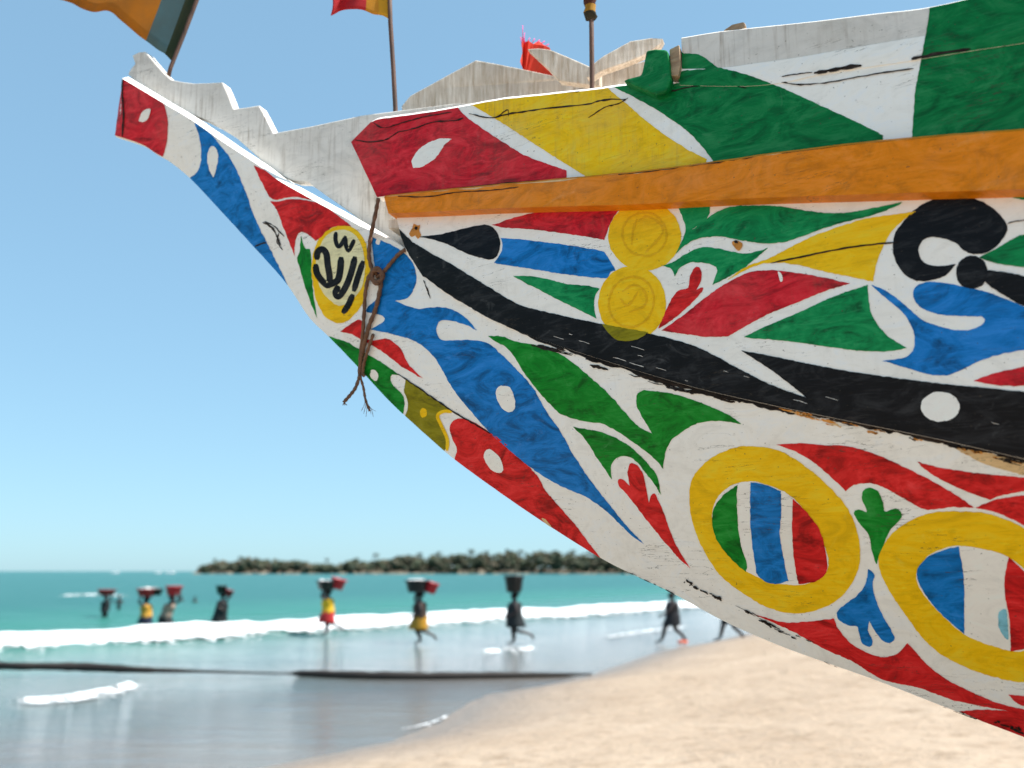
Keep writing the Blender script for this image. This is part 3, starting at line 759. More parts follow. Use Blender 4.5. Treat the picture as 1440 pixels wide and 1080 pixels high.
motif('painted_sprig', 'f', [(889, 651), (901, 660), (907, 676), (910, 693), (912, 707, 1), (915, 698), (920, 694), (927, 705), (934, 722), (942, 745), (953, 770), (971, 799, 1), (955, 785), (935, 762), (915, 738), (895, 712), (880, 693), (870, 682), (870, 674), (876, 674), (886, 683, 1), (883, 668), (884, 656)], 'lower', 'red')
# rings
motif('painted_ring', 'C', [(270, 165), (380, 180), (480, 240), (570, 320), (630, 400), (660, 500), (655, 590), (610, 670), (540, 720), (440, 742), (340, 720), (240, 660), (170, 600), (110, 500), (78, 400), (78, 290), (130, 220), (200, 180)], 'lower', 'yellow')
motif('painted_ring_centre', 'C', [(300, 287), (380, 312), (440, 352), (500, 430), (540, 510), (552, 580), (520, 622), (460, 642), (370, 637), (300, 612), (250, 580), (190, 520), (155, 440), (155, 380), (180, 330), (230, 295)], 'lower', 'white_clean', 1)
motif('painted_stripe', 'C', [(240, 297, 1), (195, 330), (160, 375), (152, 430), (170, 490), (210, 545), (267, 597, 1), (272, 570), (250, 500), (240, 420), (237, 350)], 'lower', 'green', 2)
motif('painted_stripe', 'C', [(285, 290, 1), (330, 295), (390, 320, 1), (390, 400), (385, 470), (400, 560), (415, 628, 1), (370, 640), (325, 625), (305, 600, 1), (290, 500), (283, 400)], 'lower', 'blue', 2)
motif('painted_stripe', 'C', [(430, 345, 1), (480, 395), (525, 460), (547, 550), (545, 600), (510, 630), (450, 640, 1), (435, 560), (428, 460)], 'lower', 'red', 2)
motif('painted_ring', 'C', [(1000, 390), (1110, 400), (1227, 448), (1310, 520), (1375, 620), (1400, 730), (1390, 850), (1330, 940), (1230, 978), (1120, 960), (1000, 915), (900, 850), (820, 750), (750, 640), (725, 560), (760, 480), (830, 425), (910, 395)], 'lower', 'yellow')
motif('painted_ring_centre', 'C', [(1005, 508), (1090, 520), (1170, 545), (1250, 610), (1300, 700), (1310, 790), (1270, 850), (1200, 872), (1110, 850), (1020, 812), (940, 742), (870, 660), (858, 600), (890, 550), (940, 520)], 'lower', 'white_clean', 1)
motif('painted_stripe', 'C', [(1003, 510, 1), (940, 525), (885, 555), (858, 600), (880, 665), (940, 740), (1022, 812, 1), (1022, 700), (1018, 600)], 'lower', 'blue', 2)
motif('painted_stripe', 'C', [(1175, 545, 1), (1230, 600), (1300, 700), (1305, 790), (1270, 850), (1182, 872, 1), (1178, 770), (1160, 650)], 'lower', 'red', 2)
motif('paint_smear', 'C', [(1142, 735), (1165, 727), (1172, 780), (1173, 830), (1155, 815), (1140, 780)], 'lower', 'cyan', 2)
motif('painted_trefoil', 'C', [(690, 308), (720, 318), (742, 360), (748, 390), (785, 380), (805, 395), (800, 420), (765, 455), (745, 500), (718, 572, 1), (703, 530), (690, 470), (655, 425), (640, 395), (655, 383), (685, 393), (670, 350), (672, 320)], 'lower', 'green')
motif('painted_trefoil', 'C', [(690, 588, 1), (712, 610), (705, 640), (715, 690), (740, 750), (775, 810), (778, 835), (755, 843), (725, 820), (693, 768, 1), (690, 800), (705, 840), (695, 857), (670, 845), (655, 800), (650, 785), (620, 783), (590, 765), (582, 740), (610, 710), (650, 680), (680, 640)], 'lower', 'blue')
motif('painted_leaf', 'C', [(372, 160, 1), (460, 155), (540, 162), (620, 165), (720, 195), (820, 240), (900, 280), (980, 325), (1055, 378, 1), (980, 375), (890, 383), (820, 350), (740, 305), (690, 292), (640, 300), (612, 320, 1), (570, 280), (500, 220), (440, 185)], 'lower', 'red')
motif('painted_leaf', 'C', [(857, 218, 1), (930, 238), (1010, 250), (1100, 262), (1227, 273), (1380, 292, 1), (1300, 312), (1227, 320), (1150, 335), (1110, 350, 1), (1040, 325), (960, 290), (900, 255)], 'lower', 'red')
motif('painted_leaf', 'C', [(1060, 377, 1), (1130, 350), (1227, 335), (1320, 328), (1480, 340, 1), (1400, 520, 1), (1310, 470), (1227, 438), (1150, 400)], 'lower', 'red')
motif('painted_leaf', 'C', [(290, 742, 1), (400, 772), (480, 770), (570, 760, 1), (590, 800), (630, 845), (680, 875), (740, 893), (790, 880), (825, 845, 1), (850, 870), (890, 915), (960, 970), (1040, 1010), (1120, 1045), (1210, 1070), (1260, 1076, 1), (1227, 1086), (1100, 1065), (980, 1040), (870, 1000), (740, 970), (640, 910), (540, 865), (430, 805)], 'lower', 'red')
motif('painted_leaf', 'F', [(1235, 495, 1), (1320, 490), (1440, 500), (1560, 530, 1), (1560, 640, 1), (1440, 590), (1350, 550), (1290, 518)], 'lower', 'red')
motif('painted_leaf', 'F', [(1390, 443, 1), (1440, 447), (1540, 470, 1), (1520, 500, 1), (1430, 475)], 'lower', 'red')
# worn dark marks along the lower edge
rs = random.Random(11)
for z_, P_, wd in (('C', [(52, 622), (90, 645), (135, 670), (188, 692)], 13), ('C', [(235, 715), (300, 748), (360, 790), (430, 815), (520, 850)], 7), ('C', [(300, 750), (380, 795), (470, 838)], 9),
                   ('C', [(540, 905), (640, 955), (720, 985)], 5), ('F', [(180, 52), (260, 88), (330, 125)], 5), ('F', [(1160, 478), (1215, 490), (1290, 518)], 6), ('F', [(1340, 525), (1390, 535), (1440, 560)], 13), ('F', [(800, 338), (850, 358), (900, 375)], 4)):
    Q_ = crom(P_, 10)
    for q_ in range(int(5 + len(P_) * 2.2)):        # broken flecks of bare dark wood along the rub mark
        i_ = rs.randrange(len(Q_) - 3); L_ = rs.choice((2, 3, 3, 5, 8)); seg = Q_[i_:min(len(Q_), i_ + L_)] + np.array((rs.uniform(-5, 5), rs.uniform(-.55, .55) * wd))
        if len(seg) > 1: stroke('scuff', z_, [tuple(p) for p in seg[::max(1, len(seg) // 3)]], rs.uniform(.15, .6) * wd, 'lower', 'tar', 3, .8)
# black joint band (tarred), laid on both strakes
up = [(557, 318, 1), (569, 329), (581, 340), (605, 355), (636, 372), (665, 390), (693, 407), (732, 429), (783, 442), (843, 455), (907, 468), (949, 478), (990, 492), (1042, 520), (1087, 542), (1138, 561), (1165, 576, 1)]
rr = random.Random(5); lowr = [(1156, 586), (1100, 579), (1050, 567), (1000, 555), (939, 541), (859, 514), (795, 492), (732, 469), (677, 442), (625, 410), (595, 388), (574, 355)]
low = []
for (a, b), (c, d) in zip(lowr[:-1], lowr[1:]):
    for k in range(6):
        q = k / 6; x = a + (c - a) * q; low.append((x, b + (d - b) * q + (rr.uniform(-2.2, 2.2) if x > 720 else rr.uniform(-.5, .5))))
motif('tar_band', 'f', up + low + [lowr[-1]], 'upper+lower', 'black', 1)
lowr = [(1900, 768), (1700, 718), (1500, 665), (1440, 650), (1360, 630), (1280, 613), (1200, 598), (1150, 584)]
low = []
for (a, b), (c, d) in zip(lowr[:-1], lowr[1:]):
    for k in range(8):
        q = k / 8; low.append((a + (c - a) * q, b + (d - b) * q + rr.uniform(-2.5, 2.5)))
motif('tar_band', 'f', [(1042, 493, 1), (1087, 501), (1140, 512), (1200, 523), (1312, 538), (1440, 551), (1600, 570), (1900, 600, 1)] + low + [(1138, 563), (1090, 524)], 'upper+lower', 'black', 1)
for k in range(84):      # ragged tar drips and brush hairs along the lower edge
    x = rr.uniform(760, 1440); y = np.interp(x, [760, 859, 939, 1000, 1136, 1280, 1440], [482, 514, 538, 551, 577, 607, 645]) + rr.uniform(-1, 9) * rr.random() ** .5
    L = rr.uniform(10, 46); sl = .24
    stroke('tar_drip', 'f', [(x - L / 2, y - L / 2 * sl), (x, y + rr.uniform(-1, 1.5)), (x + L / 2, y + L / 2 * sl)], rr.uniform(1, 3.2), 'lower', rr.choice(['tar', 'black', 'tar']), 2, 1.0)
for k in range(15):      # scratches that let the white show through the tar
    x = rr.uniform(640, 1430); yt = np.interp(x, [640, 732, 843, 949, 1087, 1440], [376, 430, 457, 480, 525, 556]); yb = np.interp(x, [640, 732, 859, 1000, 1136, 1280, 1440], [412, 466, 508, 545, 572, 602, 640])
    y = yt + (yb - yt) * rr.uniform(.35, 1.0); L = rr.uniform(4, 22)
    for tg_ in ('upper', 'lower'): stroke('scratch', 'f', [(x - L / 2, y - L * .14), (x, y + rr.uniform(-.6, .6)), (x + L / 2, y + L * .16)], rr.uniform(.35, .8), tg_, 'white_old', 3, .8)
for k in range(26):      # rusty bare wood under the band
    x = rr.uniform(1090, 1440); y = np.interp(x, [1090, 1136, 1280, 1440], [573, 584, 614, 652]) + rr.uniform(-2, 6); L = rr.uniform(6, 26)
    stroke('rust_patch', 'f', [(x - L / 2, y - L * .12), (x, y + rr.uniform(-1, 1)), (x + L / 2, y + L * .13)], rr.uniform(1, 3), 'lower', rr.choice(['rust', 'tar', 'stain', 'rust']), 2, 1.2)
motif('painted_dot', 'A', ell(1127, 885, 73, 56), 'upper+lower', 'white_clean', 2)
motif('rust_patch', 'f', [(1290, 606), (1310, 598), (1340, 600), (1352, 610), (1330, 622), (1300, 618)], 'lower', 'tar', 3)
motif('stain', 'f', [(1330, 622, 1), (1380, 634), (1440, 650), (1560, 680, 1), (1500, 684), (1440, 668), (1380, 650)], 'lower', 'stain', 0)
# upper strake
motif('painted_drop', '8', [(150, 228, 1), (250, 218), (320, 200), (400, 182), (460, 178), (495, 205), (512, 250), (505, 300), (480, 327), (430, 322), (360, 300), (280, 262), (210, 240)], 'upper', 'black')
motif('painted_wedge', '8', [(475, 178, 1), (540, 155), (640, 128), (760, 110), (900, 100), (1052, 87, 1), (1010, 145), (985, 200), (970, 243, 1), (900, 230), (780, 212), (640, 195), (540, 190)], 'upper', 'red_dark')
motif('painted_bar', '8', [(515, 235, 1), (600, 240), (750, 258), (900, 280), (970, 295, 1), (1000, 340), (1020, 378, 1), (1000, 385), (985, 412, 1), (900, 405), (760, 388), (620, 365), (485, 345, 1), (515, 300), (522, 265)], 'upper', 'blue')
motif('painted_wedge', '8', [(568, 400, 1), (640, 402), (720, 415), (800, 435), (870, 442), (950, 455, 1), (930, 490), (925, 530), (935, 588, 1), (860, 550), (780, 512), (700, 470), (620, 430)], 'upper', 'green_cool')
motif('painted_disc', '8', ell(1148, 225, 160, 152), 'upper', 'yellow', 0)
motif('painted_disc', '8', ell(1093, 520, 149, 163), 'upper', 'yellow', 0)
motif('painted_disc', '8', [(960, 612, 1), (1010, 622), (1060, 632), (1110, 640), (1165, 650, 1), (1120, 678), (1060, 688), (1010, 672)], 'upper+lower', 'olive', 2)
for cx, cy, r1, r2 in ((1148, 218, 98, 95), (1090, 515, 98, 112)):
    stroke('brush_ring', '8', ell(cx, cy, r1, r2, .3, 18) + ell(cx, cy, r1, r2, .3, 18)[:1], 9, 'upper', 'yellow_dark', 1, .5)
for P_ in ([(1115, 150), (1098, 200), (1092, 265)], [(1120, 160), (1160, 140), (1215, 170), (1225, 215), (1180, 270), (1150, 300)], [(1050, 470), (1100, 440), (1150, 470), (1150, 530), (1080, 560)], [(1040, 500), (1075, 530), (1120, 470)]):
    stroke('brush_mark', '8', P_, 10, 'upper', 'yellow_dark', 1, .7)
motif('painted_leaf', 'A', [(140, 130, 1), (200, 118), (255, 125), (263, 150), (245, 190), (195, 222), (172, 258), (152, 295), (135, 311, 1), (155, 270), (172, 220), (160, 175)], 'upper', 'green_cool')
motif('painted_leaf', 'A', [(185, 232, 1), (240, 192), (290, 155), (350, 135), (430, 132), (530, 135), (620, 150), (720, 160), (800, 155), (880, 140), (985, 118, 1), (960, 135), (880, 165), (780, 190), (680, 220), (600, 250), (520, 272), (430, 270), (350, 255), (290, 248), (220, 255), (170, 280), (136, 312, 1), (160, 262)], 'upper', 'green_cool', 1)
motif('painted_leaf', 'A', [(80, 355, 1), (120, 345), (170, 315), (220, 290), (280, 290), (350, 305), (410, 310), (480, 290, 1), (440, 325), (390, 365), (330, 400), (272, 428, 1), (290, 375), (275, 355), (230, 345), (190, 345), (150, 365), (130, 398, 1), (120, 370)], 'upper', 'green_cool')
motif('painted_sprig', 'A', [(70, 593, 1), (90, 540), (120, 480), (150, 447), (180, 440), (190, 390), (212, 360), (230, 375), (230, 410), (213, 447, 1), (235, 437), (232, 455), (180, 510), (120, 560)], 'upper', 'red')
motif('painted_kite', 'A', [(325, 412, 1), (400, 360), (480, 330), (560, 290), (650, 245), (750, 210), (850, 180), (1035, 153, 1), (960, 210), (920, 270), (890, 340), (875, 415, 1), (800, 400), (700, 380), (600, 355), (500, 345), (420, 362)], 'upper', 'yellow')
motif('painted_kite', 'A', [(80, 600, 1), (160, 545), (240, 480), (320, 425), (400, 385), (480, 373), (560, 380), (660, 395), (790, 423, 1), (700, 450), (600, 490), (500, 530), (420, 570), (330, 622, 1), (240, 622), (150, 610)], 'upper', 'red_dark')
motif('chip', 'A', [(518, 378), (530, 385), (537, 412), (528, 418), (520, 398)], 'upper', 'white_clean', 1)
motif('painted_kite', 'A', [(390, 625, 1), (480, 580), (600, 530), (720, 475), (855, 428, 1), (860, 500), (880, 560), (930, 620), (1000, 665, 1), (930, 678), (820, 675), (700, 660), (560, 640)], 'upper', 'green_cool')
stroke('crack', 'A', [(492, 347), (600, 325), (720, 300), (850, 280), (968, 268)], 6, 'upper', 'tar', 2, .6)
stroke('crack', 'A', [(1378, 200), (1410, 190), (1470, 184)], 4, 'upper', 'tar', 2, .8)
motif('painted_scroll', 'A', [(1185, 350, 1), (1150, 390), (1090, 412), (1030, 410), (980, 375), (950, 310), (955, 240), (990, 190), (1040, 140), (1110, 105), (1200, 92), (1290, 120), (1350, 165), (1378, 215), (1350, 270), (1300, 308), (1250, 312), (1215, 300), (1190, 275), (1150, 258), (1100, 250), (1060, 262), (1045, 300), (1060, 340), (1110, 358)], 'upper', 'black')
motif('painted_disc', 'A', ell(1245, 382, 60, 63), 'upper', 'black')
motif('painted_drop', 'A', [(1285, 405, 1), (1300, 375), (1360, 380), (1440, 395), (1560, 430), (1640, 500), (1560, 545), (1440, 508), (1370, 470), (1310, 430)], 'upper', 'black', 1)
motif('painted_leaf', 'A', [(1272, 325, 1), (1340, 290), (1400, 255), (1440, 240), (1600, 205, 1), (1560, 300), (1500, 355), (1440, 362), (1360, 352), (1310, 340)], 'upper', 'green_cool')
motif('painted_leaf', 'A', [(1345, 92, 1), (1400, 85), (1440, 85), (1620, 90, 1), (1520, 118), (1440, 110), (1390, 100)], 'upper', 'green_cool')
motif('painted_scroll', 'A', [(870, 428, 1), (930, 455), (1000, 510), (1060, 560), (1130, 585), (1200, 600), (1260, 590), (1290, 570), (1285, 548), (1200, 545), (1110, 535), (1050, 510), (1025, 470), (1035, 435), (1080, 418), (1150, 422), (1230, 440), (1300, 455), (1380, 485), (1440, 510), (1540, 560), (1600, 640, 1), (1520, 655), (1440, 672), (1350, 690), (1270, 715), (1210, 745), (1150, 768), (1080, 762), (1000, 740), (910, 712, 1), (980, 705), (1010, 690), (1030, 660), (1025, 600), (1000, 550), (950, 500), (900, 460)], 'upper', 'blue')
motif('painted_wedge', 'A', [(1250, 788, 1), (1330, 760), (1440, 735), (1640, 700, 1), (1600, 790, 1), (1440, 806), (1340, 805)], 'upper', 'red_dark')
motif('rust_spot', '8', [(112, 214), (126, 190), (134, 172), (146, 180), (160, 178), (156, 200), (164, 222), (150, 238), (138, 222), (124, 230)], 'upper', 'rust', 1, 4)
motif('nail_head', '8', ell(143, 192, 7, 8, 0, 10), 'upper', 'tar', 2)
motif('rust_spot', 'A', [(345, 268), (365, 262), (385, 272), (384, 290), (370, 302), (355, 288)], 'upper', 'rust', 2)
motif('nail_head', 'A', ell(362, 268, 8, 6, 0, 10), 'upper', 'tar', 3)
stroke('scuff', '8', [(175, 420), (190, 455), (205, 500)], 5, 'lower', 'tar', 1, 1)
# washboard
motif('painted_panel', 'f', [(470, 150, 1), (560, 150, 1), (640, 146, 1), (658, 166), (700, 195), (740, 219), (797, 240, 1), (797, 270, 1), (727, 275), (640, 285), (500, 290, 1)], 'wash', 'red_dark')
motif('painted_crescent', '2', [(965, 625, 1), (958, 590), (990, 530), (1050, 485), (1110, 462), (1182, 462, 1), (1140, 500), (1100, 560), (1050, 600), (1000, 622)], 'wash', 'white_clean', 1)
motif('painted_panel', 'f', [(655, 143, 1), (727, 128, 1), (850, 112, 1), (853, 122), (880, 145), (915, 175), (960, 206), (994, 224, 1), (985, 260, 1), (850, 270, 1), (821, 246, 1), (790, 227), (740, 195), (700, 169)], 'wash', 'yellow_board')
motif('painted_panel', 'f', [(862, 122, 1), (905, 108, 1), (960, 100, 1), (1010, 95, 1), (1053, 106), (1100, 124), (1142, 143), (1190, 165), (1242, 190, 1), (1235, 230, 1), (1013, 240, 1), (980, 197), (940, 165), (900, 141)], 'wash+cap', 'green_board')
motif('painted_panel', 'f', [(930, 60, 1), (962, 75, 1), (985, 78), (1010, 96, 1), (1000, 104, 1), (940, 110, 1)], 'top', 'green_board')
motif('painted_panel', 'f', [(1318, -60, 1), (1302, 50, 1), (1295, 85, 1), (1287, 130, 1), (1281, 215, 1), (1820, 215, 1), (1820, -300, 1), (1400, -200, 1)], 'wash+cap+top', 'green_board')
for P_, wd in (([(500, 197), (520, 200), (545, 196), (560, 186), (580, 182), (610, 172), (640, 170), (652, 166)], 1.6), ([(524, 172), (540, 180), (570, 172), (600, 164), (636, 158)], 1.4), ([(660, 160), (690, 166), (715, 161), (760, 154), (820, 148), (850, 141), (880, 140)], 1.8), ([(828, 166), (850, 152), (870, 146), (884, 138)], 1.3),
               ([(700, 165), (714, 155), (716, 164)], 1.2), ([(922, 137), (940, 130), (975, 122), (1010, 117), (1050, 124)], 1.8), ([(1090, 113), (1120, 119), (1160, 117), (1200, 110), (1240, 103), (1285, 97)], 1.8), ([(720, 137), (760, 132), (800, 129), (815, 128)], 3.2), ([(590, 271), (700, 259), (760, 254)], 1.5)):
    stroke('crack', 'f', P_, wd, 'wash', 'tar', 2, 1.0)
for P_, wd in (([(1145, 103), (1170, 99), (1212, 92)], 4.5), ([(1282, 83), (1310, 78), (1365, 69)], 4.5), ([(1100, 108), (1125, 104), (1143, 102)], 1.5)):
    stroke('crack', 'f', P_, wd, 'cap', 'tar', 2, .8)
for P_, wd in (([(560, 276), (600, 277), (640, 271), (690, 268), (730, 263)], 1.3), ([(870, 246), (920, 240), (1000, 229), (1060, 221)], 2.4), ([(1100, 216), (1200, 203), (1330, 191)], 1.4)):
    stroke('crack', 'f', P_, wd, 'rail', 'tar', 1, 1.3)
stroke('worn_edge', 'f', [(530, 276), (640, 265), (727, 257), (860, 244), (960, 233), (1061, 218), (1263, 194), (1440, 180), (1600, 170)], 4.5, 'rail', 'stain', 0, 1.0)
tag(boat, 'wooden fishing boat with brightly painted motifs and a long upturned prow', 'boat')

# ------------------------------------------------------------------ rope hanging on the prow
Rm = Matrix.Rotation(YAW, 3, 'Z'); clb = Rm @ (CAM - O3)
def on_hull(px, py, off=.012, dep=[3.0]):
    best = None
    for k in ('wash', 'rail', 'upper', 'lower'):
        h = TGT[k][0].ray_cast(clb, Rm @ ray(px, py))
        if h[0] is not None and (best is None or h[3] < best): best = h[3]
    d = ray(px, py)
    if best is not None: dep[0] = (best - off) * d.normalized().y
    return CAM + d * (dep[0] / d.y)
parts = []
def strand(P, r, off=.012, n=7):
    pts = [on_hull(x, y, off) for x, y in crom(P, 6)]
    m_ = len(pts); parts.append(tube(pts, [r * (1 + .18 * math.sin(i * 2.1)) for i in range(m_)], n))
strand([(532, 279), (528, 300), (521, 335), (519, 360), (524, 380), (530, 386)], .0065)
strand([(570, 351), (560, 358), (548, 372), (538, 384), (530, 390)], .0062)
strand([(529, 382), (519, 388), (514, 410), (512, 440), (510, 470), (507, 500), (505, 532)], .0062, .016)
strand([(537, 388), (534, 410), (528, 435), (519, 458), (513, 480), (508, 505), (506, 530)], .0070, .014)
strand([(525, 470), (518, 490), (512, 510), (510, 525), (513, 529)], .0055, .018)
strand([(506, 528), (500, 545), (492, 556), (483, 566)], .0058, .016)
strand([(506, 528), (511, 545), (514, 562), (520, 578)], .0042, .016)
for k in range(7): strand([(514 + k % 3, 562 + k), (512 + k * 2.0, 570 + k), (508 + k * 3.4, 578 + (k % 3) * 4)], .0009, .016, 4)
for k in range(3): strand([(484, 566), (482 + 3 * k, 570)], .0016, .016, 4)
for k in range(6):
    a = k * .55; cx, cy = 530, 388
    strand([(cx + 9 * math.cos(a + q) * (1 if k % 2 else .75), cy + 11 * math.sin(a + q) * (.7 if k % 2 else 1)) for q in np.linspace(0, 5.2, 9)], .0060, .020 + .003 * (k % 3))
V, Fc = merge(parts); tag(mkmesh('mooring_rope', V, Fc, M['rope']), 'knotted brown rope hanging frayed from the painted prow', 'rope')

# ------------------------------------------------------------------ flags on the boat
def cloth_mat(name, bands):
    m, t, bs = new_mat(name); at = nd(t, 'ShaderNodeAttribute'); at.attribute_name = 'fly'
    r = nd(t, 'ShaderNodeValToRGB'); r.color_ramp.interpolation = 'CONSTANT'; e = r.color_ramp.elements
    while len(e) < len(bands): e.new(.5)
    for q, (p, c) in zip(e, bands): q.position = p; q.color = lin(c) + (1,)
    t.links.new(at.outputs['Fac'], r.inputs[0])
    n = noise(t, mapped(t, (1, 1, 1)), 9, 5, .6); c = mix(t, ramp(t, n, [(.4, 0.0), (.8, .4)]), r.outputs[0], (.12, .08, .05))
    t.links.new(c, bs.inputs['Base Color']); bs.inputs['Roughness'].default_value = .85
    tr = nd(t, 'ShaderNodeBsdfTranslucent'); t.links.new(c, tr.inputs[0]); mx = nd(t, 'ShaderNodeMixShader'); mx.inputs[0].default_value = .45
    t.links.new(bs.outputs[0], mx.inputs[1]); t.links.new(tr.outputs[0], mx.inputs[2])
    wv = noise(t, mapped(t, (220, 220, 220)), 1.0, 2); bump(t, bs, wv, .2, .002)
    t.links.new(mx.outputs[0], t.nodes['Material Output'].inputs[0]); return m
def flag(label, pole_px, yd, low_px, rise, bands, r=.008, wav=.03, attr=None):
    pts = [at_depth(x, y, yd + dy) for x, y, dy in pole_px]; base = pts[0]
    root = empty('flag', base); tag(root, label, 'flag')
    V, Fc = tube([p - base for p in pts], [r * 1.1] + [r] * (len(pts) - 1), 8); mkmesh('pole', V, Fc, M['pole'], root)
    lowc = crom(low_px, 8); n = len(lowc); mrow = 14; V = []; Fc = []; at = []
    cum = np.concatenate([[0], np.cumsum(np.hypot(*np.diff(lowc, axis=0).T))]); cum /= cum[-1]
    for i in range(n):
        for k in range(mrow):
            q = k / (mrow - 1); fx = cum[i]
            x, y = lowc[i] + np.array(rise) * q
            dd = wav * fx ** .7 * math.sin(fx * 9 + q * 2.2) + wav * .5 * fx * math.sin(fx * 17 + q * 5)
            V.append(at_depth(x + 4 * fx * math.sin(q * 5), y, yd + dd) - base); at.append(fx)
    for i in range(n - 1):
        for k in range(mrow - 1): Fc.append((i * mrow + k, (i + 1) * mrow + k, (i + 1) * mrow + k + 1, i * mrow + k + 1))
    o = mkmesh('cloth', V, Fc, cloth_mat('flag_cloth', bands), root)
    a = o.data.attributes.new('fly', 'FLOAT', 'POINT'); a.data.foreach_set('value', np.array(at, np.float32))
    md = o.modifiers.new('thick', 'SOLIDIFY'); md.thickness = .002
    return root
stem_y = lambda px_, py_: (lambda q: world(*q).y)(solve(px_, py_, lambda s: 0.0))
y1_ = stem_y(238, 106)
flag('frayed orange and grey flag flying from the prow tip', [(234, 118, .0), (240, 95, 0), (260, 45, 0), (280, -8, 0), (318, -110, 0)], y1_,
     [(245, 90), (232, 76), (222, 70), (209, 60), (195, 50), (180, 37), (168, 27), (158, 18), (148, 15), (132, 17), (115, 12), (100, 4), (78, -2)], (60, -165), [(0, (52, 66, 40)), (.09, (96, 128, 132)), (.26, (206, 132, 28))])
y2_ = stem_y(556, 160)
flag('small red and yellow flag on a rusty rod behind the red panel', [(556, 205, 0), (556, 152, 0), (553, 95, 0), (549, 32, 0), (546, -70, 0)], y2_,
     [(549, 28), (538, 22), (525, 20), (510, 14), (495, 13), (480, 15), (465, 22)], (-3, -62), [(0, (226, 176, 40)), (.2, (222, 160, 40)), (.42, (206, 40, 52))], r=.008, wav=.02)
y3_ = stem_y(832, 120) + .1
rt = empty('flag', at_depth(834, 240, y3_)); tag(rt, 'furled flag wrapped round a thin dark pole above the yellow panel', 'flag')
b0 = Vector(rt.location)
V, Fc = tube([at_depth(x, y, y3_) - b0 for x, y in ((834, 240), (833, 150), (832, 60), (831, -60))], .008, 8); mkmesh('pole', V, Fc, M['pole'], rt)
V, Fc = tube([at_depth(x, y, y3_) - b0 for x, y in ((833, 28), (832, 25), (829, 18), (831, 10), (829, 3), (832, -12), (828, -30), (831, -50))], [.010, .020, .023, .017, .020, .028, .022, .012], 10)
o = mkmesh('cloth', [v + Vector((.006 * mnoise.noise(v * 60), .006 * mnoise.noise(v * 70), 0)) for v in V], Fc, cloth_mat('furled_cloth', [(0, (176, 128, 40))]), rt)
zs = np.array([v.z for v in V]); zs = (zs - zs.min()) / (zs.max() - zs.min())
cm = cloth_mat('furled_cloth', [(0, (44, 44, 30)), (.12, (190, 140, 40)), (.26, (90, 40, 24)), (.4, (190, 60, 40)), (.7, (40, 90, 50))]); o.data.materials[0] = cm
a = o.data.attributes.new('fly', 'FLOAT', 'POINT'); a.data.foreach_set('value', zs.astype(np.float32))
# torn red pennant behind the carved boards
yq = world(*solve(770, 105, bfar)).y + .06
ol = [(736, 112), (738, 96), (735, 80), (734, 66), (734, 52), (738, 60), (744, 57), (750, 62), (757, 58), (764, 64), (772, 68), (780, 84), (790, 104), (795, 135), (736, 140)]
bm = bmesh.new(); vs = [bm.verts.new(at_depth(x, y, yq + .015 * math.sin(i * 1.7))) for i, (x, y) in enumerate(ol)]
bmesh.ops.triangulate(bm, faces=[bm.faces.new(vs)]); bmesh.ops.subdivide_edges(bm, edges=bm.edges[:], cuts=2)
for v_ in bm.verts: v_.co.y += .012 * mnoise.noise(v_.co * 22)
bmesh.ops.solidify(bm, geom=bm.faces[:], thickness=.003)
me = bpy.data.meshes.new('torn_cloth'); bm.to_mesh(me); bm.free(); me.materials.append(cloth_mat('red_cloth', [(0, (232, 70, 44))]))
o = bpy.data.objects.new('torn_cloth', me); col.objects.link(o); tag(o, 'torn bright red cloth with pink fringe caught behind carved boards', 'cloth')
m, t, bs = new_mat('pink_thread'); bs.inputs['Base Color'].default_value = (.75, .06, .28, 1); bs.inputs['Roughness'].default_value = .9
parts = [tube([at_depth(x, y, yq), at_depth(x + dx * .4, y - L * .6, yq), at_depth(x + dx, y - L, yq)], .0016, 4) for x, y, dx, L in
         [(735, 58, 0, 22), (736, 60, 2, 14), (738, 62, -1, 12), (742, 62, 3, 9), (748, 63, 4, 9), (754, 63, 5, 7), (760, 64, 6, 6), (765, 67, 7, 5), (734, 66, -2, 14)]]
V, Fc = merge(parts); mkmesh('fringe', V, Fc, m, o)

# ------------------------------------------------------------------ hauling rope lying low over the shallows
rp = []
for x, y, z, rad in [(-160, 926, .30, .075), (0, 936, .26, .075), (60, 937, .25, .07), (120, 938, .22, .085), (200, 942, .17, .06), (280, 944, .12, .03), (350, 946, .09, .022), (405, 947, .07, .022), (425, 947, .07, .06), (500, 950, .07, .085), (590, 951, .07, .08), (700, 950, .06, .07), (780, 949, .05, .045), (832, 948, .04, .02)]:
    p = ground(x, y, z); rp.append((p.x, p.y, p.z, rad))
C_ = crom(rp, 8); V, Fc = tube([Vector(c[:3]) for c in C_], [1.25 * c[3] * (1 + .25 * mnoise.noise((i * .6, 2, 0))) for i, c in enumerate(C_)], 8)
tag(mkmesh('hauling_rope', V, Fc, M['wet_rope']), 'long dark weedy hauling rope stretched low over the shallows', 'rope')

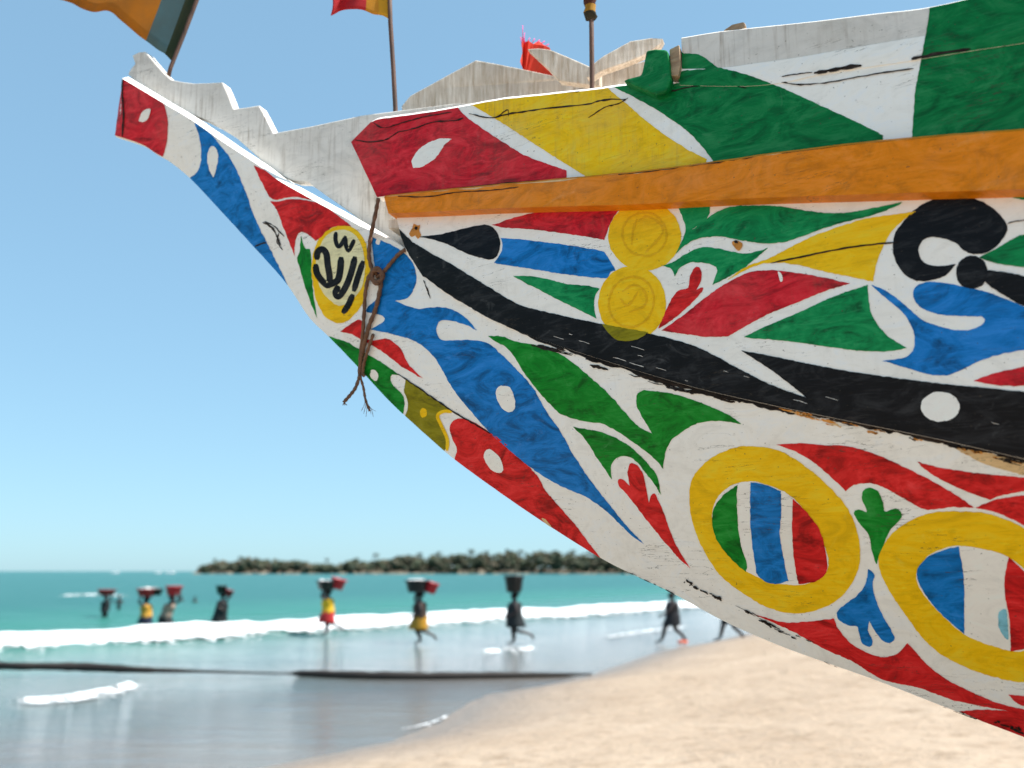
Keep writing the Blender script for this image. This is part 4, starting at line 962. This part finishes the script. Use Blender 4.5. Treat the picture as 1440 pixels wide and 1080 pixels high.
# ------------------------------------------------------------------ people carrying basins
def simple(name, rgb, rough=.7):
    m, t, bs = new_mat(name); c = lin(rgb)
    n = noise(t, mapped(t, (1, 1, 1)), 14, 4, .6)
    t.links.new(ramp(t, n, [(.35, tuple(v * .7 for v in c)), (.65, c)]), bs.inputs['Base Color']); bs.inputs['Roughness'].default_value = rough; return m
SK = simple('dark_skin', (44, 30, 25), .5); HAIR = simple('black_hair', (18, 15, 14), .9)
def skin_body(name, chains, mat, parent, root=0):
    """chains: list of [(x,y,z,r)...] joined where points coincide, grown with the Skin modifier"""
    V, E, Rr, idx = [], [], [], {}
    for ch in chains:
        prev = None
        for x, y, z, r in ch:
            k = (round(x, 3), round(y, 3), round(z, 3))
            if k not in idx: idx[k] = len(V); V.append((x, y, z)); Rr.append(r)
            if prev is not None and prev != idx[k]: E.append((prev, idx[k]))
            prev = idx[k]
    me = bpy.data.meshes.new(name); me.from_pydata(V, E, []); o = bpy.data.objects.new(name, me); col.objects.link(o)
    md = o.modifiers.new('skin', 'SKIN'); md.use_smooth_shade = True
    sv = me.skin_vertices[0].data
    for i, r in enumerate(Rr): sv[i].radius = (r, r); sv[i].use_root = (i == root)
    sb = o.modifiers.new('sub', 'SUBSURF'); sb.levels = 1; sb.render_levels = 1
    me.materials.append(mat); o.parent = parent; return o
def loft(name, rings, mat, parent, n=14, thick=.012):
    """garment: elliptical rings (x, y, z, rx, ry)"""
    V, Fc = [], []
    C_ = crom(rings, 4)
    for i, (x, y, z, rx, ry) in enumerate(C_):
        for k in range(n):
            a = 2 * math.pi * k / n; f = 1 + .07 * math.sin(a * 5 + i * .5) * i / len(C_)
            V.append((x + rx * f * math.cos(a), y + ry * f * math.sin(a), z))
    for i in range(len(C_) - 1):
        for k in range(n): Fc.append((i * n + k, i * n + (k + 1) % n, (i + 1) * n + (k + 1) % n, (i + 1) * n + k))
    o = mkmesh(name, V, Fc, mat, parent); md = o.modifiers.new('t', 'SOLIDIFY'); md.thickness = thick; return o
def head_parts(hx, hy, hz, face, parent, scarf=None):
    bm = bmesh.new(); bmesh.ops.create_icosphere(bm, subdivisions=3, radius=1)
    for v_ in bm.verts:
        c = v_.co; c.x *= .115 if c.x * face < 0 else .10; c.y *= .098; c.z *= .085 if c.z > 0 else .075; c.z += .035
    me = bpy.data.meshes.new('hair'); bm.to_mesh(me); bm.free(); me.materials.append(scarf or HAIR)
    me.polygons.foreach_set('use_smooth', [True] * len(me.polygons))
    o = bpy.data.objects.new('hair' if not scarf else 'head_scarf', me); col.objects.link(o); o.parent = parent; o.location = (hx - face * .02, hy, hz)
def person(px_, py_, label, face=-1, lean=0.0, legs='run', sink=0.0, arms='up', wear=(), scarf=None, z0=0.0, h=1.0):
    """face -1 looks to the left; x along the walk, y in depth; sink is how deep the feet stand under water"""
    g = ground(px_, py_, z0); root = empty('person', (g.x, g.y, z0 - sink)); f = face
    root.scale = (h * 1.42, h * 1.3, h)
    X = lambda x, z: f * x + f * lean * (z - .9)
    hip, chest, neck, hd = .92, 1.28, 1.46, 1.60
    P = lambda x, y, z, r: (X(x, z), y, z, r)
    torso = [P(0, 0, hip, .125), P(.0, 0, 1.08, .115), P(.01, 0, chest, .135), P(.0, 0, 1.40, .10), P(.01, 0, neck, .052), P(.015, 0, hd - .03, .072), P(.02, 0, hd + .05, .088), P(.02, 0, hd + .115, .062)]
    ch = [torso]
    face_ = [P(.02, 0, hd + .05, .088), P(.095, 0, hd + .0, .035), P(.125, 0, hd + .005, .014)]
    ch.append(face_)
    for sy in (1, -1):
        sh = P(.0, .17 * sy, 1.39, .062)
        if arms == 'up' or (arms == 'one' and sy == 1):
            el, wr, hn, fg = P(.16, .27 * sy, 1.50, .046), P(.12, .20 * sy, 1.72, .032), P(.11, .17 * sy, 1.79, .034), P(.10, .15 * sy, 1.86, .02)
        elif arms == 'swing':
            el, wr, hn, fg = P(-.10 * sy, .24 * sy, 1.13, .046), P(.14 - .14 * sy, .23 * sy, .98, .032), P(.19 - .14 * sy, .23 * sy, .94, .034), P(.24 - .14 * sy, .22 * sy, .91, .02)
        else:
            el, wr, hn, fg = P(-.06, .25 * sy, 1.12, .046), P(.12, .24 * sy, .98, .032), P(.19, .23 * sy, .97, .034), P(.26, .22 * sy, .96, .02)
        ch.append([P(.0, 0, 1.40, .10), sh, el, wr, hn, fg]); ch.append([hn, (hn[0] + f * .05, hn[1] - .03 * sy, hn[2] + .03, .014)])
    H = P(0, 0, hip, .125)
    L = {'run': (((.10, .50), (-.02, .09)), ((.02, .50), (-.36, .30))), 'kick': (((.05, .49), (.03, .09)), ((.0, .50), (-.40, .36))),
         'walk': (((.20, .50), (.28, .09)), ((-.05, .49), (-.30, .11))), 'stand': (((.03, .5), (.0, .09)), ((-.02, .5), (-.05, .09)))}[legs]
    for sy, ((kx, kz), (ax, az)) in zip((1, -1), L):
        hj = (f * .0, .09 * sy, .86, .10); kn = (f * kx, .10 * sy, kz, .066); an = (f * ax, .10 * sy, az, .042)
        back = az > .2
        he = (f * (ax - (.05 if not back else .03)), .10 * sy, az - .05 if not back else az + .04, .038)
        to = (f * (ax + .17), .11 * sy, .035, .03) if not back else (f * (ax - .06), .11 * sy, az - .16, .028)
        calf = (f * (kx * .55 + ax * .45 - .02), .10 * sy, kz * .6 + az * .4, .06)
        ch.append([H, hj, kn, calf, an, to])
    skin_body('body', ch, SK, root)
    head_parts(X(.02, hd + .05), 0, hd + .05, f, root, scarf)
    for w_ in wear:
        kind, rgb = w_; mt = simple(kind, rgb)
        if kind == 'shirt': loft('shirt', [(X(0, 1.43), 0, 1.435, .10, .13), (X(0, 1.38), 0, 1.38, .145, .215), (X(.01, 1.25), 0, 1.25, .165, .20), (X(0, 1.08), 0, 1.08, .155, .18), (X(0, .9), 0, .88, .175, .20)], mt, root)
        if kind == 'shorts' or kind == 'skirt':
            b_ = .62 if kind == 'shorts' else .5
            loft(kind, [(X(0, 1.0), 0, 1.0, .15, .175), (0, 0, .88, .175, .20), (f * .02, 0, .74, .20, .205), (f * .03, 0, b_, .23, .20)], mt, root)
        if kind == 'robe':
            loft('robe', [(X(0, 1.43), 0, 1.435, .10, .13), (X(0, 1.38), 0, 1.38, .15, .22), (X(.01, 1.2), 0, 1.2, .175, .21), (X(0, .9), 0, .9, .20, .21), (-f * .02, 0, .6, .24, .22)], mt, root)
        if kind == 'shoe':
            bm = bmesh.new(); bmesh.ops.create_icosphere(bm, subdivisions=2, radius=1)
            for v_ in bm.verts: v_.co = Vector((v_.co.x * .14, v_.co.y * .06, max(v_.co.z, -.5) * .075))
            me = bpy.data.meshes.new('shoe'); bm.to_mesh(me); bm.free(); me.materials.append(mt)
            o = bpy.data.objects.new('shoe', me); col.objects.link(o); o.parent = root; o.location = (-f * .21, -.11, .06)
        if kind == 'gown':
            loft('gown', [(X(0, 1.43), 0, 1.435, .10, .13), (X(0, 1.38), 0, 1.38, .16, .22), (X(.01, 1.2), 0, 1.2, .20, .22), (X(-.03, .9), 0, .9, .22, .24), (-f * .07, 0, .5, .26, .27), (-f * .08, 0, .25, .28, .29)], mt, root)
    tag(root, label, 'person')
    top = Vector((g.x + 1.42 * h * X(.02, 1.74), g.y, z0 - sink + h * 1.765)); return top
def basin(top, label, rgb, r=.30, hgt=.20, fill=None, dx=0, tilt=0, dz=0):
    r *= 1.3; hgt *= 1.6
    root = empty('basin', top + Vector((dx, 0, dz))); root.rotation_euler = (0, tilt, 0)
    pr = [(.0, .0), (r * .68, .0), (r * .74, .02), (r * .95, hgt * .9), (r * 1.06, hgt * .93), (r * 1.07, hgt), (r * .95, hgt), (r * .90, hgt * .88), (r * .66, .03), (0, .025)]
    V, Fc = [], []; n = 20
    for q, z in pr:
        for k in range(n): a = 2 * math.pi * k / n; V.append((q * math.cos(a), q * math.sin(a), z))
    for i in range(len(pr) - 1):
        for k in range(n): Fc.append((i * n + k, i * n + (k + 1) % n, (i + 1) * n + (k + 1) % n, (i + 1) * n + k))
    mkmesh('tub', V, Fc, simple('tub_plastic', rgb, .4), root)
    if fill:
        parts = []; rg = random.Random(int(abs(top.x) * 100))
        for k in range(16):
            c = Vector((rg.uniform(-.65, .65) * r, rg.uniform(-.65, .65) * r, hgt * .85 + rg.uniform(0, .07))); s_ = rg.uniform(.05, .09)
            parts.append(([c + Vector((q.x * s_ * 1.5, q.y * s_, q.z * s_ * .7)) for q in icoV], icoF))
        V, Fc = merge(parts); mkmesh('contents', V, Fc, simple('contents', fill, .5), root)
    tag(root, label, 'basin'); return root
tp = person(147, 866, 'person standing waist deep in the sea with arms raised to a red basin', face=1, legs='stand', sink=.62, wear=[('shirt', (22, 22, 26))])
basin(tp, 'wide red basin on the head of the person deepest in the sea', (170, 24, 32), .40, .20)
tp = person(204, 887, 'person in yellow shirt and navy shorts wading with red basin', face=-1, legs='stand', sink=.33, wear=[('shirt', (206, 150, 48)), ('shorts', (24, 28, 56))])
basin(tp, 'red basin with white load above the yellow shirted wader', (176, 22, 34), .34, .2, (220, 215, 210))
basin(tp, 'small black tub held beside red basin by yellow shirted wader', (22, 22, 24), .17, .18, None, .42, .2, .05)
tp = person(231, 890, 'person in grey brown shirt leaning forward while wading', face=1, lean=.22, legs='walk', sink=.26, wear=[('shirt', (150, 128, 112)), ('shorts', (16, 16, 18))])
basin(tp, 'bright red tub on head of the leaning wader', (196, 20, 38), .27, .24)
tp = person(311, 874, 'person in long black gown wading alone', face=1, legs='stand', sink=.40, arms='one', wear=[('gown', (16, 18, 20))])
basin(tp, 'black bucket on head of the person in black gown', (20, 20, 22), .22, .26, None, -.10)
basin(tp, 'small dark red bucket held beside head of gowned wader', (130, 22, 34), .17, .22, None, .24, .3, -.14)
tp = person(460, 894, 'person in yellow top and red skirt running through the foam', face=-1, legs='kick', wear=[('shirt', (226, 178, 20)), ('skirt', (196, 36, 38))])
basin(tp, 'black basin heaped white on head of red skirted runner', (24, 24, 26), .34, .22, (225, 222, 220), -.04)
basin(tp, 'red basin tipped behind the black one on red skirted runner', (190, 24, 38), .24, .26, None, .34, .25, .03)
tp = person(590, 906, 'person in brown and gold patterned wrap running through shallows', face=-1, legs='run', arms='one', wear=[('shirt', (60, 40, 28)), ('skirt', (190, 138, 26))])
basin(tp, 'black basin with white load on head of gold wrapped runner', (26, 26, 30), .34, .26, (225, 222, 220), -.08)
basin(tp, 'red bucket tilted beside black basin of gold wrapped runner', (200, 26, 40), .20, .24, None, .34, .3, -.02)
tp = person(724, 907, 'person in dark dress running with one foot kicked back', face=-1, legs='kick', arms='down', wear=[('robe', (20, 28, 30))])
basin(tp, 'tall black bucket on head of runner in dark dress', (22, 22, 22), .27, .36, (34, 32, 30))
person(947, 905, 'person in dark clothes with one orange shoe walking past the prow', face=-1, legs='walk', arms='swing', wear=[('shirt', (26, 24, 30)), ('shorts', (22, 22, 28)), ('shoe', (240, 100, 50))], z0=.0)
o = person(1029, 902, 'person in dark trousers walking on wet sand behind the hull', face=-1, legs='walk', arms='swing', wear=[('shirt', (30, 30, 36)), ('shorts', (18, 18, 22))], z0=.05)
def swimmer(px_, py_, label, up_=.0):
    g = ground(px_, py_); r = empty('person', (g.x, g.y, -1.30 + up_))
    skin_body('body', [[(0, 0, .5, .12), (0, 0, .9, .13), (0, 0, 1.25, .14), (0, 0, 1.38, .10), (0, 0, 1.46, .052), (0, 0, 1.58, .075), (0, 0, 1.66, .088), (0, 0, 1.72, .06)],
                       [(0, 0, 1.38, .10), (.19, 0, 1.36, .06), (.33, -.1, 1.2, .045), (.36, -.3, 1.24, .03)], [(0, 0, 1.38, .10), (-.19, 0, 1.36, .06), (-.33, -.1, 1.2, .045), (-.36, -.3, 1.24, .03)]], SK, r)
    head_parts(0, 0, 1.65, 1, r); tag(r, label, 'person', 'heads of bathers in the sea')
swimmer(167, 856, 'bather chest deep beside the person with wide red basin', .45)
swimmer(255, 845, 'head of a bather far out in the turquoise water')
swimmer(274, 847, 'head of a bather far out in the turquoise water')
